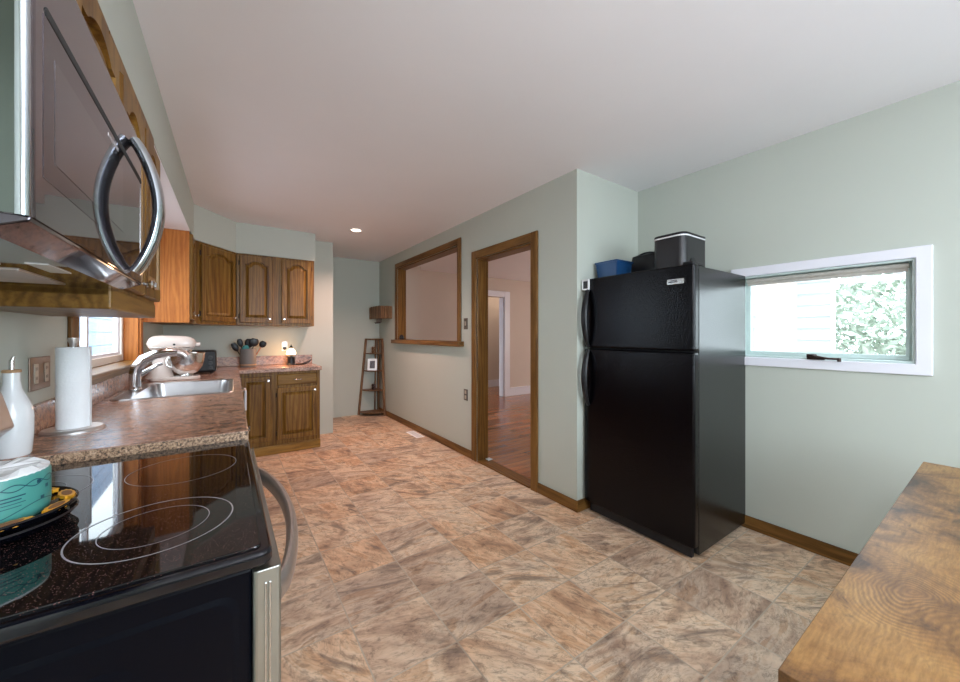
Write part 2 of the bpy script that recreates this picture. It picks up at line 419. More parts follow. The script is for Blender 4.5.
def slab_holes(axis, a0, a1, u0, u1, z0, z1, holes):
    """wall slab; axis 'x' (thickness along x, u=y) or 'y' (thickness along y, u=x); holes (u0,u1,z0,z1)"""
    bm = bmesh.new()
    us = sorted({u0, u1, *[h[0] for h in holes], *[h[1] for h in holes]}); zs = sorted({z0, z1, *[h[2] for h in holes], *[h[3] for h in holes]})
    us = [u for u in us if u0 <= u <= u1]; zs = [z for z in zs if z0 <= z <= z1]
    cache = {}
    def V(s, u, z):
        k = (s, u, z)
        if k not in cache:
            a = (a0, a1)[s]; cache[k] = bm.verts.new((a, u, z) if axis == 'x' else (u, a, z))
        return cache[k]
    def solid(i, j):
        if i < 0 or j < 0 or i >= len(us) - 1 or j >= len(zs) - 1: return False
        cu, cz = (us[i] + us[i + 1]) / 2, (zs[j] + zs[j + 1]) / 2
        return not any(h[0] < cu < h[1] and h[2] < cz < h[3] for h in holes)
    for i in range(len(us) - 1):
        for j in range(len(zs) - 1):
            if not solid(i, j): continue
            a, b, c, d = (us[i], zs[j]), (us[i + 1], zs[j]), (us[i + 1], zs[j + 1]), (us[i], zs[j + 1])
            for s in (0, 1): bm.faces.new([V(s, *p) for p in (a, b, c, d)])
            for (p, q, di, dj) in ((a, b, 0, -1), (b, c, 1, 0), (c, d, 0, 1), (d, a, -1, 0)):
                if not solid(i + di, j + dj): bm.faces.new((V(0, *p), V(1, *p), V(1, *q), V(0, *q)))
    return bm

CEIL = 2.515
# ------------------------------------------------------------------ room shell
XM, XR, YS = 2.115, 2.887, 1.812           # passage wall, window wall, short wall
XL = -0.585                                # left wall (slightly skewed)
xl0, _ = LP(XL, -1.7); xl1, _ = LP(XL, 5.3)
bm = bmesh.new(); prism(bm, [(-.9, -1.75), (XR + .14, -1.75), (XR + .14, YS + .06), (XM + .055, YS + .06), (XM + .055, 6.15), (-.9, 6.15)], 'z', -.1, 0)
struct('floor', bm, M['floor'], origin=(0, 0, 0))
bm = bmesh.new(); prism(bm, [(XM + .055, YS + .06), (7.2, YS + .06), (7.2, 8.0), (XM + .055, 8.0)], 'z', -.1, 0)
struct('floor_far_room', bm, M['laminate'], origin=(0, 0, 0))
bm = bmesh.new(); prism(bm, [(-.9, -1.75), (XR + .14, -1.75), (XR + .14, YS + .06), (XM + .06, YS + .06), (XM + .06, 6.15), (-.9, 6.15)], 'z', CEIL, CEIL + .1)
struct('ceiling', bm, M['ceiling'], origin=(0, 0, CEIL))
bm = bmesh.new(); prism(bm, [(XM + .06, YS + .06), (7.2, YS + .06), (7.2, 8.0), (XM + .06, 8.0)], 'z', 2.46, 2.56)
struct('ceiling_far_room', bm, M['ceiling'], origin=(0, 0, 2.46))
WL = (2.50, 3.90, 1.085, 2.02)
struct('wall_left', slab_holes('x', XL - .14, XL, -1.7, 5.13, 0, CEIL, [WL]), M['wall'], left=True)
DR = (2.295, 3.115, 0, 2.075); PS = (3.485, 5.235, 1.225, 2.29)
struct('wall_middle', slab_holes('x', XM, XM + .12, YS, 6.15, 0, CEIL, [(DR[0], DR[1], -.01, DR[3]), PS]), M['wall'])
struct('wall_short', B(XM + .12, XR, YS, YS + .12, 0, CEIL), M['wall'])
WR = (.278, 1.05, 1.15, 1.69)
struct('wall_right', slab_holes('x', XR, XR + .14, -1.75, YS + .12, 0, CEIL, [WR]), M['wall'])
WB = (.2, 2.4, .85, 2.25)
struct('wall_back', slab_holes('y', -1.75, -1.6, -.9, XR, 0, CEIL, [WB]), M['wall'])
struct('wall_far', B(-.7, 1.167, 5.115, 6.15, 0, CEIL), M['wall'])
struct('wall_alcove', B(1.167, XM, 6.03, 6.15, 0, CEIL), M['wall'])
# far room walls (beige), with a white-cased doorway and a hall beyond
FD = (3.95, 4.79, 0, 2.08)
struct('wall_far_room_north', slab_holes('y', 6.05, 6.17, XM + .12, 7.1, 0, 2.46, [(FD[0], FD[1], -.01, FD[3])]), M['wall_far_room'])
struct('wall_far_room_bump', B(XM + .12, 2.737, 5.75, 6.05, 0, 2.46), M['wall_far_room'])
struct('wall_far_room_east', slab_holes('x', 7.08, 7.2, YS, 8, 0, 2.46, [(2.4, 4.4, .8, 2.1)]), M['wall_far_room'])
struct('wall_far_room_south', B(XR, 7.1, YS, YS + .12, 0, 2.46), M['wall_far_room'])
struct('wall_hall', B(2.2, 7.1, 7.35, 7.45, 0, 2.46), M['wall_far_room'])
r = structroot('trim_1', (FD[1], 6.05, 0))
for nm, b in (('casing', (FD[1], FD[1] + .14, 6.02, 6.05, 0, FD[3] + .12)), ('casing', (FD[0] - .14, FD[0], 6.02, 6.05, 0, FD[3] + .12)), ('head_casing', (FD[0], FD[1], 6.02, 6.05, FD[3], FD[3] + .12)),
              ('jamb', (FD[1] - .02, FD[1], 6.05, 6.19, 0, FD[3])), ('jamb', (FD[0], FD[0] + .02, 6.05, 6.19, 0, FD[3]))):
    obj(nm, B(*b), M['white_paint'], r, bev=.006)
bm = B(FD[1] + .14, 7.08, 6.03, 6.05, 0, .15); box(bm, FD[1] + .14, 7.08, 6.022, 6.05, .15, .175); struct('baseboard_far_room', bm, M['white_paint'], bev=.004)
bm = B(XM + .12, 7.08, 7.33, 7.35, 0, .15); box(bm, XM + .12, 7.08, 7.322, 7.35, .15, .175); struct('baseboard_hall', bm, M['white_paint'], bev=.004)

# soffit over the cabinets, following the diagonal corner
UF = -0.270                                 # soffit/upper face plane, left run
p0 = LP(UF, -1.6); p1 = LP(UF, 4.32); 
soff = [(-.72, -1.6), p0, p1, (.09, 4.765), (.885, 4.775), (.885, 5.115), (-.72, 5.115)]
bm = bmesh.new(); prism(bm, soff, 'z', 2.185, CEIL)
struct('wall_soffit', bm, M['wall'])

bm = bmesh.new(); prism(bm, [LP(XL + .003, 2.20), LP(UF - .003, 2.20), LP(UF - .003, 3.985), LP(XL + .003, 3.985)], 'z', 2.181, 2.185)
struct('trim_3', bm, M['ceiling'])  # white panel added so the soffit underside takes on warm bounce
# baseboards
def baseboard(name, b, mat):
    struct(name, B(*b), mat, bev=.005)
baseboard('baseboard_middle_far', (XM - .014, XM, 3.205, 6.03, 0, .085), M['trim_y'])
baseboard('baseboard_middle_near', (XM - .014, XM, YS - .014, 2.215, 0, .085), M['trim_y'])
baseboard('baseboard_short', (XM, XR - .015, YS - .014, YS, 0, .085), M['trim_x'])
baseboard('baseboard_right', (XR - .014, XR, -1.6, YS - .014, 0, .085), M['trim_y'])
baseboard('baseboard_back', (-.55, XR - .015, -1.6, -1.586, 0, .085), M['trim_x'])

# oak door casing
r = structroot('door_1', (XM, 2.705, 0))
cw = .08
for nm, b, m_ in (('casing', (XM - .018, XM, DR[0] - cw, DR[0], 0, DR[3] + cw), 'trim_z'), ('casing', (XM - .018, XM, DR[1], DR[1] + cw, 0, DR[3] + cw), 'trim_z'),
                  ('head_casing', (XM - .018, XM, DR[0], DR[1], DR[3], DR[3] + cw), 'trim_y'),
                  ('jamb', (XM, XM + .13, DR[0], DR[0] + .018, 0, DR[3]), 'trim_z'), ('jamb', (XM, XM + .13, DR[1] - .018, DR[1], 0, DR[3]), 'trim_z'),
                  ('head_jamb', (XM, XM + .13, DR[0] + .018, DR[1] - .018, DR[3] - .018, DR[3]), 'trim_y'),
                  ('threshold', (XM - .012, XM + .12, DR[0] + .018, DR[1] - .018, 0, .014), 'trim_y')):
    obj(nm, B(*b), M[m_], r, bev=.004)
# pass-through opening casing
r = structroot('trim_2', (XM, 4.36, PS[2]))
cw = .07
for nm, b, m_ in (('casing', (XM - .018, XM, PS[0] - cw, PS[0], PS[2], PS[3] + cw), 'trim_z'), ('casing', (XM - .018, XM, PS[1], PS[1] + cw, PS[2], PS[3] + cw), 'trim_z'),
                  ('head_casing', (XM - .018, XM, PS[0], PS[1], PS[3], PS[3] + cw), 'trim_y'),
                  ('jamb', (XM, XM + .13, PS[0], PS[0] + .018, PS[2], PS[3]), 'trim_z'), ('jamb', (XM, XM + .13, PS[1] - .018, PS[1], PS[2], PS[3]), 'trim_z'),
                  ('head_jamb', (XM, XM + .13, PS[0] + .018, PS[1] - .018, PS[3] - .018, PS[3]), 'trim_y'),
                  ('sill', (XM - .075, XM + .15, PS[0] - .12, PS[1] + .08, PS[2] - .055, PS[2]), 'trim_y')):
    obj(nm, B(*b), M[m_], r, bev=.004)

# ------------------------------------------------------------------ windows
# right window
r = structroot('window_1', (XR, .66, WR[2]))
y0, y1, z0, z1 = WR; cw = .056
def mitre_frame(bm, x0, x1, y0, y1, z0, z1, w):
    o = [(y0, z0), (y1, z0), (y1, z1), (y0, z1)]; i_ = [(y0 + w, z0 + w), (y1 - w, z0 + w), (y1 - w, z1 - w), (y0 + w, z1 - w)]
    ring = {}
    for s, x in ((0, x0), (1, x1)):
        for k in range(4): ring[s, 0, k] = bm.verts.new((x, *o[k])); ring[s, 1, k] = bm.verts.new((x, *i_[k]))
    for k in range(4):
        j = (k + 1) % 4
        for s in (0, 1): bm.faces.new((ring[s, 0, k], ring[s, 0, j], ring[s, 1, j], ring[s, 1, k]))
        for q in (0, 1): bm.faces.new((ring[0, q, k], ring[0, q, j], ring[1, q, j], ring[1, q, k]))
bm = bmesh.new(); mitre_frame(bm, XR - .018, XR, y0 - cw, y1 + cw, z0 - cw, z1 + cw, cw); obj('casing', bm, M['white_paint'], r, bev=.004)
bm = bmesh.new(); mitre_frame(bm, XR - .004, XR + .09, y0, y1, z0, z1, .012); obj('window_frame', bm, M['teal_metalpaint'], r, bev=.002)
bm = bmesh.new(); mitre_frame(bm, XR + .05, XR + .085, y0 + .012, y1 - .012, z0 + .012, z1 - .012, .028); obj('sash', bm, M['teal_metalpaint'], r, bev=.003)
obj('pane', B(XR + .066, XR + .070, y0 + .03, y1 - .03, z0 + .03, z1 - .03), M['glass'], r)
bm = bmesh.new(); lathe(bm, [(.014, 0), (.014, y1 - y0 - .05)], (XR + .035, y0 + .025, z1 - .03), (0, 1, 0)); box(bm, XR + .033, XR + .036, y0 + .03, y1 - .03, z1 - .062, z1 - .03)
obj('blind', bm, M['blind'], r)
bm = bmesh.new(); box(bm, XR - .026, XR - .005, .62, .70, z0 + .002, z0 + .014); box(bm, XR - .03, XR - .012, .655, .70, z0 + .014, z0 + .034)
tube(bm, [(XR - .022, .675, z0 + .026), (XR - .045, .65, z0 + .022), (XR - .05, .60, z0 + .012), (XR - .05, .555, z0 + .012)], .006)
cyl(bm, (XR - .05, .553, z0 - .004), .009, .022)
obj('crank_handle', bm, M['bronze'], r, bev=.002)
# window over the sink
r = structroot('window_2', (XL, 3.2, WL[2]), left=True)
y0, y1, z0, z1 = WL
obj('jamb', B(XL - .10, XL, y1 - .016, y1, z0, z1), M['honey'], r); obj('jamb', B(XL - .10, XL, y0, y0 + .016, z0, z1), M['oak_z'], r)
obj('head_jamb', B(XL - .10, XL, y0 + .016, y1 - .016, z1 - .016, z1), M['oak_y'], r)
obj('casing', B(XL, XL + .016, y0 - .10, y0, 1.10, 2.10), M['trim_z'], r, bev=.004); obj('casing', B(XL, XL + .016, y1, y1 + .075, 1.10, 2.10), M['honey'], r, bev=.004)
obj('head_casing', B(XL, XL + .016, y0, y1, z1, 2.10), M['trim_y'], r, bev=.004)
bm = B(XL - .10, XL + .05, y0 - .12, y1 + .075, 1.075, 1.100); obj('sill', bm, M['oak_y'], r, bev=.006)
obj('apron', B(XL, XL + .022, y0 - .10, y1 + .075, 1.042, 1.075), M['oak_y'], r, bev=.004)
bm = bmesh.new(); mitre_frame(bm, XL - .135, XL - .085, y0 + .016, y1 - .016, 1.10, z1 - .016, .05); obj('window_frame', bm, M['cream_wood'], r, bev=.004)
bm = bmesh.new(); mitre_frame(bm, XL - .125, XL - .10, y0 + .066, y1 - .066, 1.15, z1 - .066, .02); box(bm, XL - .125, XL - .10, 3.10, 3.135, 1.17, z1 - .086); obj('sash', bm, M['white_paint'], r, bev=.003)
obj('pane', B(XL - .114, XL - .110, y0 + .08, y1 - .08, 1.165, z1 - .08), M['glass'], r)
# unseen window behind the camera, added to light the room
r = structroot('window_3', (1.3, -1.6, WB[2]))
bm = bmesh.new(); x0, x1, z0, z1 = WB
box(bm, x0 - .06, x0, -1.6, -1.582, z0 - .06, z1 + .06); box(bm, x1, x1 + .06, -1.6, -1.582, z0 - .06, z1 + .06)
box(bm, x0, x1, -1.6, -1.582, z1, z1 + .06); box(bm, x0, x1, -1.6, -1.582, z0 - .06, z0); obj('casing', bm, M['white_paint'], r)
bm = bmesh.new()
for a in (x0, (x0 + x1) / 2 - .025, x1 - .05): box(bm, a, a + .05, -1.70, -1.66, z0, z1)
box(bm, x0, x1, -1.70, -1.66, z0, z0 + .05); box(bm, x0, x1, -1.70, -1.66, z1 - .05, z1); obj('window_frame', bm, M['white_paint'], r)
obj('pane', B(x0, x1, -1.682, -1.678, z0, z1), M['glass'], r)

# ------------------------------------------------------------------ outdoors
single('unseen_ground', B(-14, 20, -14, 18, -.42, -.40), M['bounce_ground'], 'unseen pinkish grey ground around the house', 'yard')  # unseen ground, tinted so light bounced indoors is not green
def siding(bm, x0, x1, y0, y1, z0, z1, lap=.11):
    z = z0
    while z < z1 - .01:
        zt = min(z + lap, z1)
        prism(bm, [(y0, z), (y1, z), (y1, zt), (y0, zt)], 'x', x0, x1)
        box(bm, x0 - .012, x0, y0, y1, z, z + .014); z = zt
t_ = thing('neighbouring_porch', 'white sided porch with beams outside the right window', 'porch', (4.6, 1.9, -.4))
bm = bmesh.new(); siding(bm, 4.0, 4.15, 1.33, 2.5, -.4, 2.9); obj('siding_panel', bm, M['siding'], t_)
bm = bmesh.new(); siding(bm, 4.6, 4.75, .95, 1.20, -.4, 2.9); obj('porch_column', bm, M['siding'], t_)
bm = bmesh.new()
for k in range(7): prism(bm, [(-.3 + k * .35, 2.05), (-.22 + k * .35, 2.05), (-.22 + k * .35, 2.12), (-.3 + k * .35, 2.12)], 'x', 4.2, 7.0)
box(bm, 4.2, 4.3, -.6, 2.4, 1.98, 2.05); box(bm, 6.8, 6.9, -.6, 2.4, 1.98, 2.05); obj('rafter_frame', bm, M['siding'], t_)
def bush(name, label, c, rx, ry, rz, n, seed):
    rnd = random.Random(seed); bm = bmesh.new()
    for i in range(n):
        while True:
            d = Vector((rnd.uniform(-1, 1), rnd.uniform(-1, 1), rnd.uniform(-1, 1)))
            if .35 < d.length < 1: break
        p = Vector(c) + Vector((d.x * rx, d.y * ry, d.z * rz)); s = rnd.uniform(.06, .12)
        a = Vector((rnd.gauss(0, 1), rnd.gauss(0, 1), rnd.gauss(0, 1))).normalized(); b = a.orthogonal().normalized()
        v = [bm.verts.new(p + a * s), bm.verts.new(p + b * s * .5), bm.verts.new(p - a * s), bm.verts.new(p - b * s * .5)]
        bm.faces.new(v)
    t_ = thing(name, label, 'tree', (c[0], c[1], -.4)); obj('foliage', bm, M['leaf'], t_)
    bm = bmesh.new(); tube(bm, [(c[0], c[1], -.398), (c[0] + .05, c[1], c[2])], [.09, .05]); obj('trunk', bm, M['dark_wood'], t_)
bush('garden_tree', 'leafy green tree beyond the porch outside the right window', (10.5, .9, 1.75), 2.0, 3.2, 1.8, 9000, 3)
t_ = thing('neighbouring_house', 'blue grey sided house seen through the window over the sink', 'house', (-4.0, 8.0, -.4))
bm = bmesh.new()
for k in range(16): box(bm, -9.0, -1.95, 8.0, 12.0, -.4 + k * .25, -.4 + k * .25 + .235)
box(bm, -8.98, -1.97, 8.02, 11.9, -.39, 3.5)
obj('siding_wall', bm, M['siding_blue'], t_)
obj('corner_board', B(-2.12, -1.92, 7.96, 8.1, -.4, 3.6), M['siding'], t_)
obj('porch_wall', B(-4.5, -1.55, 6.8, 6.95, -.4, 1.22), M['siding'], t_)

# ------------------------------------------------------------------ cabinet parts
def door_bm(o, u, n, w, h, arch=.045, th=.024):
    """raised panel door; o = lower corner, u = width direction, n = outward normal"""
    o, u, n = Vector(o), Vector(u).normalized(), Vector(n).normalized(); z = Vector((0, 0, 1)); bm = bmesh.new()
    K = 14; st = min(.045, w * .16); rb = .048; rt = .046
    def bump_(t):
        if t < .14 or t > .86: return 0
        s = (t - .14) / .72; return math.sin(PI * s) ** .75
    inner = [(st + (w - 2 * st) * i / K, rb) for i in range(K + 1)]
    ztop = h - rt
    right = [(w - st, rb + (ztop - arch - rb) * i / 4) for i in range(1, 4)]
    top = [(w - st - (w - 2 * st) * i / K, ztop - arch + arch * bump_(i / K)) for i in range(K + 1)]
    left = [(st, (ztop - arch) - (ztop - arch - rb) * i / 4) for i in range(1, 4)]
    loop = inner + right + top + left
    outer = [(w * i / K, 0) for i in range(K + 1)] + [(w, h * i / 4) for i in range(1, 4)] + [(w * (1 - i / K), h) for i in range(K + 1)] + [(0, h * (1 - i / 4)) for i in range(1, 4)]
    cx, cz = w / 2, (rb + ztop - arch * .4) / 2
    def inset(d):
        fx = 1 - 2 * d / (w - 2 * st); fz = 1 - 2 * d / (ztop - rb)
        return [(cx + (a - cx) * fx, cz + (b - cz) * fz) for a, b in loop]
    def ring(pts, d): return [bm.verts.new(o + u * a + z * b + n * d) for a, b in pts]
    e = .005
    out_in = [(min(max(a, e), w - e), min(max(b, e), h - e)) for a, b in outer]
    rings = [ring(outer, 0), ring(outer, th * .7), ring(out_in, th), ring(loop, th), ring(inset(.004), th * .2), ring(inset(.011), th * .2), ring(inset(min(.04, w * .13)), th * .92)]
    for a, b in zip(rings, rings[1:]):
        for i in range(len(a)):
            j = (i + 1) % len(a)
            bm.faces.new((a[i], a[j], b[j], b[i]))
    bm.faces.new(rings[-1]); bm.faces.new(list(reversed(rings[0])))
    return bm
def drawer_bm(o, u, n, w, h, th=.02):
    o, u, n = Vector(o), Vector(u).normalized(), Vector(n).normalized(); z = Vector((0, 0, 1)); bm = bmesh.new()
    rs = []
    for d, e in ((0, 0), (th * .6, 0), (th * .8, .006), (th, .012)):
        rs.append([bm.verts.new(o + u * a + z * b + n * d) for a, b in ((e, e), (w - e, e), (w - e, h - e), (e, h - e))])
    for a, b in zip(rs, rs[1:]):
        for i in range(4): bm.faces.new((a[i], a[(i + 1) % 4], b[(i + 1) % 4], b[i]))
    bm.faces.new(rs[-1]); bm.faces.new(list(reversed(rs[0]))); return bm
def knob(parent, p, n):
    bm = bmesh.new(); lathe(bm, [(.008, 0), (.006, .010), (.007, .016), (.014, .020), (.0155, .026), (.012, .031), (0, .033)], p, n, 16)
    obj('knob', bm, M['chrome'], parent, smooth=True)
def hinge(parent, p, n, u):
    bm = bmesh.new(); p, n, u = Vector(p), Vector(n), Vector(u)
    cyl(bm, p + n * .006 - Vector((0, 0, .024)), .006, .048, seg=8); obj('hinge', bm, M['bronze'], parent)
UX, UY = Vector((1, 0, 0)), Vector((0, 1, 0))

# upper cabinets, left run (right of microwave) ------------------------------------------------
UZ0, UZ1 = 1.385, 2.09
XU = -0.262
t_ = thing('upper_cabinet', 'oak wall cabinet hanging right of the microwave, left of the sink window', 'cabinet', (-.42, 1.8, UZ0), left=True)
bm = B(XL, XU, 1.475, 2.19, UZ0 + .025, UZ1 + .09); obj('body', bm, M['oak_z'], t_, bev=.003)
obj('bottom_rail', B(XL + .01, XU + .004, 1.475, 2.19, UZ0 - .012, UZ0 + .05), M['oak_y'], t_, bev=.006)
for a in (1.50, 1.845):
    d = obj('door', door_bm((XU, a, UZ0 + .06), UY, UX, .325, UZ1 - UZ0 - .07), M['oak_z'], t_)
    knob(d, (XU + .02, a + (.30 if a < 1.7 else .025), UZ0 + .10), UX)
t_ = thing('upper_cabinet', 'short oak wall cabinet directly above the microwave', 'cabinet', (-.42, 1.1, 1.86), left=True)
obj('body', B(XL, XU, .70, 1.472, 1.862, UZ1 + .09), M['oak_z'], t_, bev=.003)
for a in (.715, 1.095):
    d = obj('door', door_bm((XU, a, 1.875), UY, UX, .365, UZ1 - 1.865, .04), M['oak_z'], t_)
    knob(d, (XU + .02, a + (.34 if a < 1 else .025), 1.90), UX)
# corner: orange-sided cabinet, diagonal cabinet, far two-door cabinet
t_ = thing('upper_cabinet', 'oak wall cabinet with bright honey side panel, above the stand mixer', 'cabinet', (-.42, 4.15, 1.40), left=True)
obj('body', B(XL, XU - .018, 4.003, 4.33, 1.405, 2.183), M['oak_z'], t_, bev=.002)
obj('side_panel', B(XL + .002, XU - .016, 3.99, 4.003, 1.40, 2.184), M['honey'], t_, bev=.002, label='bright honey oak side panel')
d = obj('door', door_bm((XU - .017, 4.01, 1.43), UY, UX, .30, .735), M['oak_z'], t_); knob(d, (XU + .003, 4.275, 1.475), UX)
P1 = LP(XU, 4.345); P2 = (.088, 4.77)
t_ = thing('upper_cabinet', 'oak corner wall cabinet with one arched door set diagonally', 'cabinet', (-.15, 4.75, 1.40))
bm = bmesh.new(); prism(bm, [P1, P2, (.088, 5.11), (-.545, 5.11), (-.55, 4.345)], 'z', 1.40, 2.183); obj('body', bm, M['oak_z'], t_, bev=.002)
u = Vector((P2[0] - P1[0], P2[1] - P1[1], 0)); L = u.length; u.normalize(); n = Vector((u.y, -u.x, 0))
o0 = Vector((P1[0], P1[1], 1.43)) + u * (.055)
d = obj('door', door_bm(o0, u, n, L - .085, .73), M['oak_z'], t_); knob(d, o0 + u * (L - .115) + Vector((0, 0, .045)) + n * .02, n)
for zz in (1.50, 2.08): hinge(d, o0 + Vector((0, 0, zz - 1.43)) - u * .004, n, u)
t_ = thing('upper_cabinet', 'two-door oak wall cabinet with arched panels on the far wall', 'cabinet', (.48, 4.95, 1.40))
obj('body', B(.092, .872, 4.775, 5.11, 1.40, 2.183), M['oak_z'], t_, bev=.002)
d = obj('door', door_bm((.122, 4.775, 1.43), UX, -UY, .315, .73), M['oak_z'], t_); knob(d, (.405, 4.755, 1.475), -UY)
for zz in (1.50, 2.08): hinge(d, (.117, 4.775, zz), -UY, UX)
d = obj('door', door_bm((.525, 4.775, 1.43), UX, -UY, .315, .73), M['oak_z'], t_); knob(d, (.55, 4.755, 1.475), -UY)
for zz in (1.50, 2.08): hinge(d, (.845, 4.775, zz), -UY, UX)

# base cabinets -------------------------------------------------------------------------------
XB = .058                                    # left run front
CT = .935                                    # counter top height
t_ = thing('base_cabinet', 'two-door oak base cabinet right beside the range', 'cabinet', (-.25, 2.1, 0), left=True)
obj('body', B(XL + .005, XB, 1.66, 2.60, .09, CT - .045), M['oak_z'], t_, bev=.002)
obj('toe_kick', B(XL + .005, XB - .06, 1.66, 2.60, 0, .09), M['oak_y'], t_)
for a in (1.68, 2.14):
    d = obj('door', door_bm((XB, a, .13), UY, UX, .43, .56), M['oak_z'], t_); knob(d, (XB + .02, a + .39, .65), UX)
    d = obj('drawer', drawer_bm((XB, a, .72), UY, UX, .43, .14), M['oak_y'], t_); knob(d, (XB + .02, a + .21, .79), UX)
t_ = thing('base_cabinet', 'oak base cabinet under the steel sink', 'cabinet', (-.25, 3.1, 0), left=True)
obj('body', B(XL + .005, XB, 2.605, 3.68, .09, .70), M['oak_z'], t_, bev=.002)
obj('apron', B(XB - .02, XB, 2.605, 3.68, .70, CT - .045), M['oak_y'], t_)
obj('toe_kick', B(XL + .005, XB - .06, 2.605, 3.68, 0, .09), M['oak_y'], t_)
for a in (2.63, 3.15):
    d = obj('door', door_bm((XB, a, .13), UY, UX, .50, .56), M['oak_z'], t_); knob(d, (XB + .02, a + (.46 if a < 3 else .04), .65), UX)
t_ = thing('dishwasher', 'black dishwasher with pale front panel built in right of the sink', 'dishwasher', (-.25, 4.0, 0), left=True)
obj('body', B(XL + .01, XB, 3.69, 4.29, .02, CT - .047), M['black_plastic'], t_)
obj('control_panel', B(XB, XB + .035, 3.70, 4.28, .76, CT - .05), M['black_gloss'], t_, bev=.004)
obj('door_panel', B(XB, XB + .028, 3.70, 4.28, .10, .755), M['black_gloss'], t_, bev=.004)
bm = bmesh.new(); tube(bm, bez((XB + .03, 3.78, .80), (XB + .075, 3.99, .80), (XB + .03, 4.2, .80)), .009); obj('handle', bm, M['steel'], t_, smooth=True)
single('dish_towel', B(XB + .055, XB + .072, 3.78, 4.02, .64, .81), M['fabric_white'], 'white dish towel hanging from the dishwasher handle', 'towel', left=True, bev=.006)
t_ = thing('base_cabinet', 'oak base cabinet with a door and a drawer against the far wall', 'cabinet', (.5, 4.8, 0))
YB = 4.555
obj('body', B(.085, .895, YB, 5.11, .10, CT - .042), M['oak_z'], t_, bev=.002)
obj('toe_kick', B(.085, .900, YB - .014, 5.11, 0, .10), M['oak_light_x'], t_, bev=.012)
d = obj('door', door_bm((.125, YB, .15), UX, -UY, .27, .70, 0), M['oak_z'], t_); knob(d, (.372, YB - .02, .80), -UY)
hinge(d, (.122, YB, .25), -UY, UX)
d = obj('door', door_bm((.455, YB, .15), UX, -UY, .405, .565, 0), M['oak_z'], t_); knob(d, (.835, YB - .02, .67), -UY)
for zz in (.22, .64): hinge(d, (.45, YB, zz), -UY, UX)
d = obj('drawer', drawer_bm((.455, YB, .745), UX, -UY, .405, .12), M['oak_x'], t_)
bm = bmesh.new(); tube(bm, bez((.615, YB - .022, .80), (.657, YB - .065, .80), (.70, YB - .022, .80), 10), .006, 8); obj('pull', bm, M['chrome'], d, smooth=True)

# countertop with sink cut-out -----------------------------------------------------------------
SK0 = (-.535, .035, 2.78, 3.62)              # sink rim x0,x1,y0,y1 (unskewed)
def lp3(x, y): return LP(x, y)
def counter_bm():
    bm = bmesh.new(); z0, z1 = CT - .042, CT
    xs = [XL, SK0[0] + .02, SK0[1] - .02, .082]; ys = [1.655, SK0[2] + .02, SK0[3] - .02, 4.515, 5.113]
    vs = {}
    def V(i, j, s):
        k = (i, j, s)
        if k not in vs:
            x, y = xs[i], ys[j]
            if j <= 3: x, y2 = LP(x, y)
            else:
                x = {0: -.55, 1: -.5, 2: 0, 3: .12}[i]
                y2 = y
            if j == 3: y2 = 4.515
            vs[k] = bm.verts.new((x, y2, (z0, z1)[s]))
        return vs[k]
    cells = [(i, j) for i in range(3) for j in range(4) if not (i == 1 and j == 1)]
    for i, j in cells:
        for s in (0, 1): bm.faces.new([V(i, j, s), V(i + 1, j, s), V(i + 1, j + 1, s), V(i, j + 1, s)])
        for (a, b, di, dj) in (((i, j), (i + 1, j), 0, -1), ((i + 1, j), (i + 1, j + 1), 1, 0), ((i + 1, j + 1), (i, j + 1), 0, 1), ((i, j + 1), (i, j), -1, 0)):
            if (i + di, j + dj) not in cells and not ((i, j) == (2, 3) and di == 1):
                bm.faces.new((V(*a, 0), V(*b, 0), V(*b, 1), V(*a, 1)))
    # far leg
    e = [(.908, 4.515), (.908, 5.113)]
    q = {}
    for k, (x, y) in enumerate(e):
        for s in (0, 1): q[k, s] = bm.verts.new((x, y, (z0, z1)[s]))
    A, D = V(3, 3, 0), V(3, 4, 0); A1, D1 = V(3, 3, 1), V(3, 4, 1)
    bm.faces.new((A, q[0, 0], q[1, 0], D)); bm.faces.new((A1, q[0, 1], q[1, 1], D1))
    bm.faces.new((A, q[0, 0], q[0, 1], A1)); bm.faces.new((q[0, 0], q[1, 0], q[1, 1], q[0, 1])); bm.faces.new((D, q[1, 0], q[1, 1], D1))
    return bm
t_ = thing('countertop', 'brown mottled laminate L-shaped countertop around the sink', 'countertop', (-.25, 3.3, CT - .042))
obj('worktop', counter_bm(), M['counter'], t_, bev=.004)
p = [LP(XL, 1.655), LP(.082, 1.655)]
bm = bmesh.new(); prism(bm, [(p[0][0], p[0][1] - .006), (p[1][0], p[1][1] - .006), (p[1][0], p[1][1] + .001), (p[0][0], p[0][1] + .001)], 'z', CT - .042, CT - .002)
obj('end_strip', bm, M['counter_edge'], t_, bev=.002, label='speckled tan end strip')
bm = bmesh.new(); a, b = LP(XL + .001, 1.655), LP(XL + .001, 5.09); c, d = LP(XL + .02, 5.09), LP(XL + .02, 1.655)
prism(bm, [a, b, c, d], 'z', CT + .0005, 1.040)
single('backsplash', bm, M['counter'], 'brown mottled backsplash strip along the left wall under the window sill', 'backsplash', bev=.003)
single('backsplash', B(-.53, .908, 5.094, 5.1145, CT + .0005, 1.042), M['counter'], 'brown mottled backsplash strip on the far wall behind the crock and lamp', 'backsplash', bev=.003)

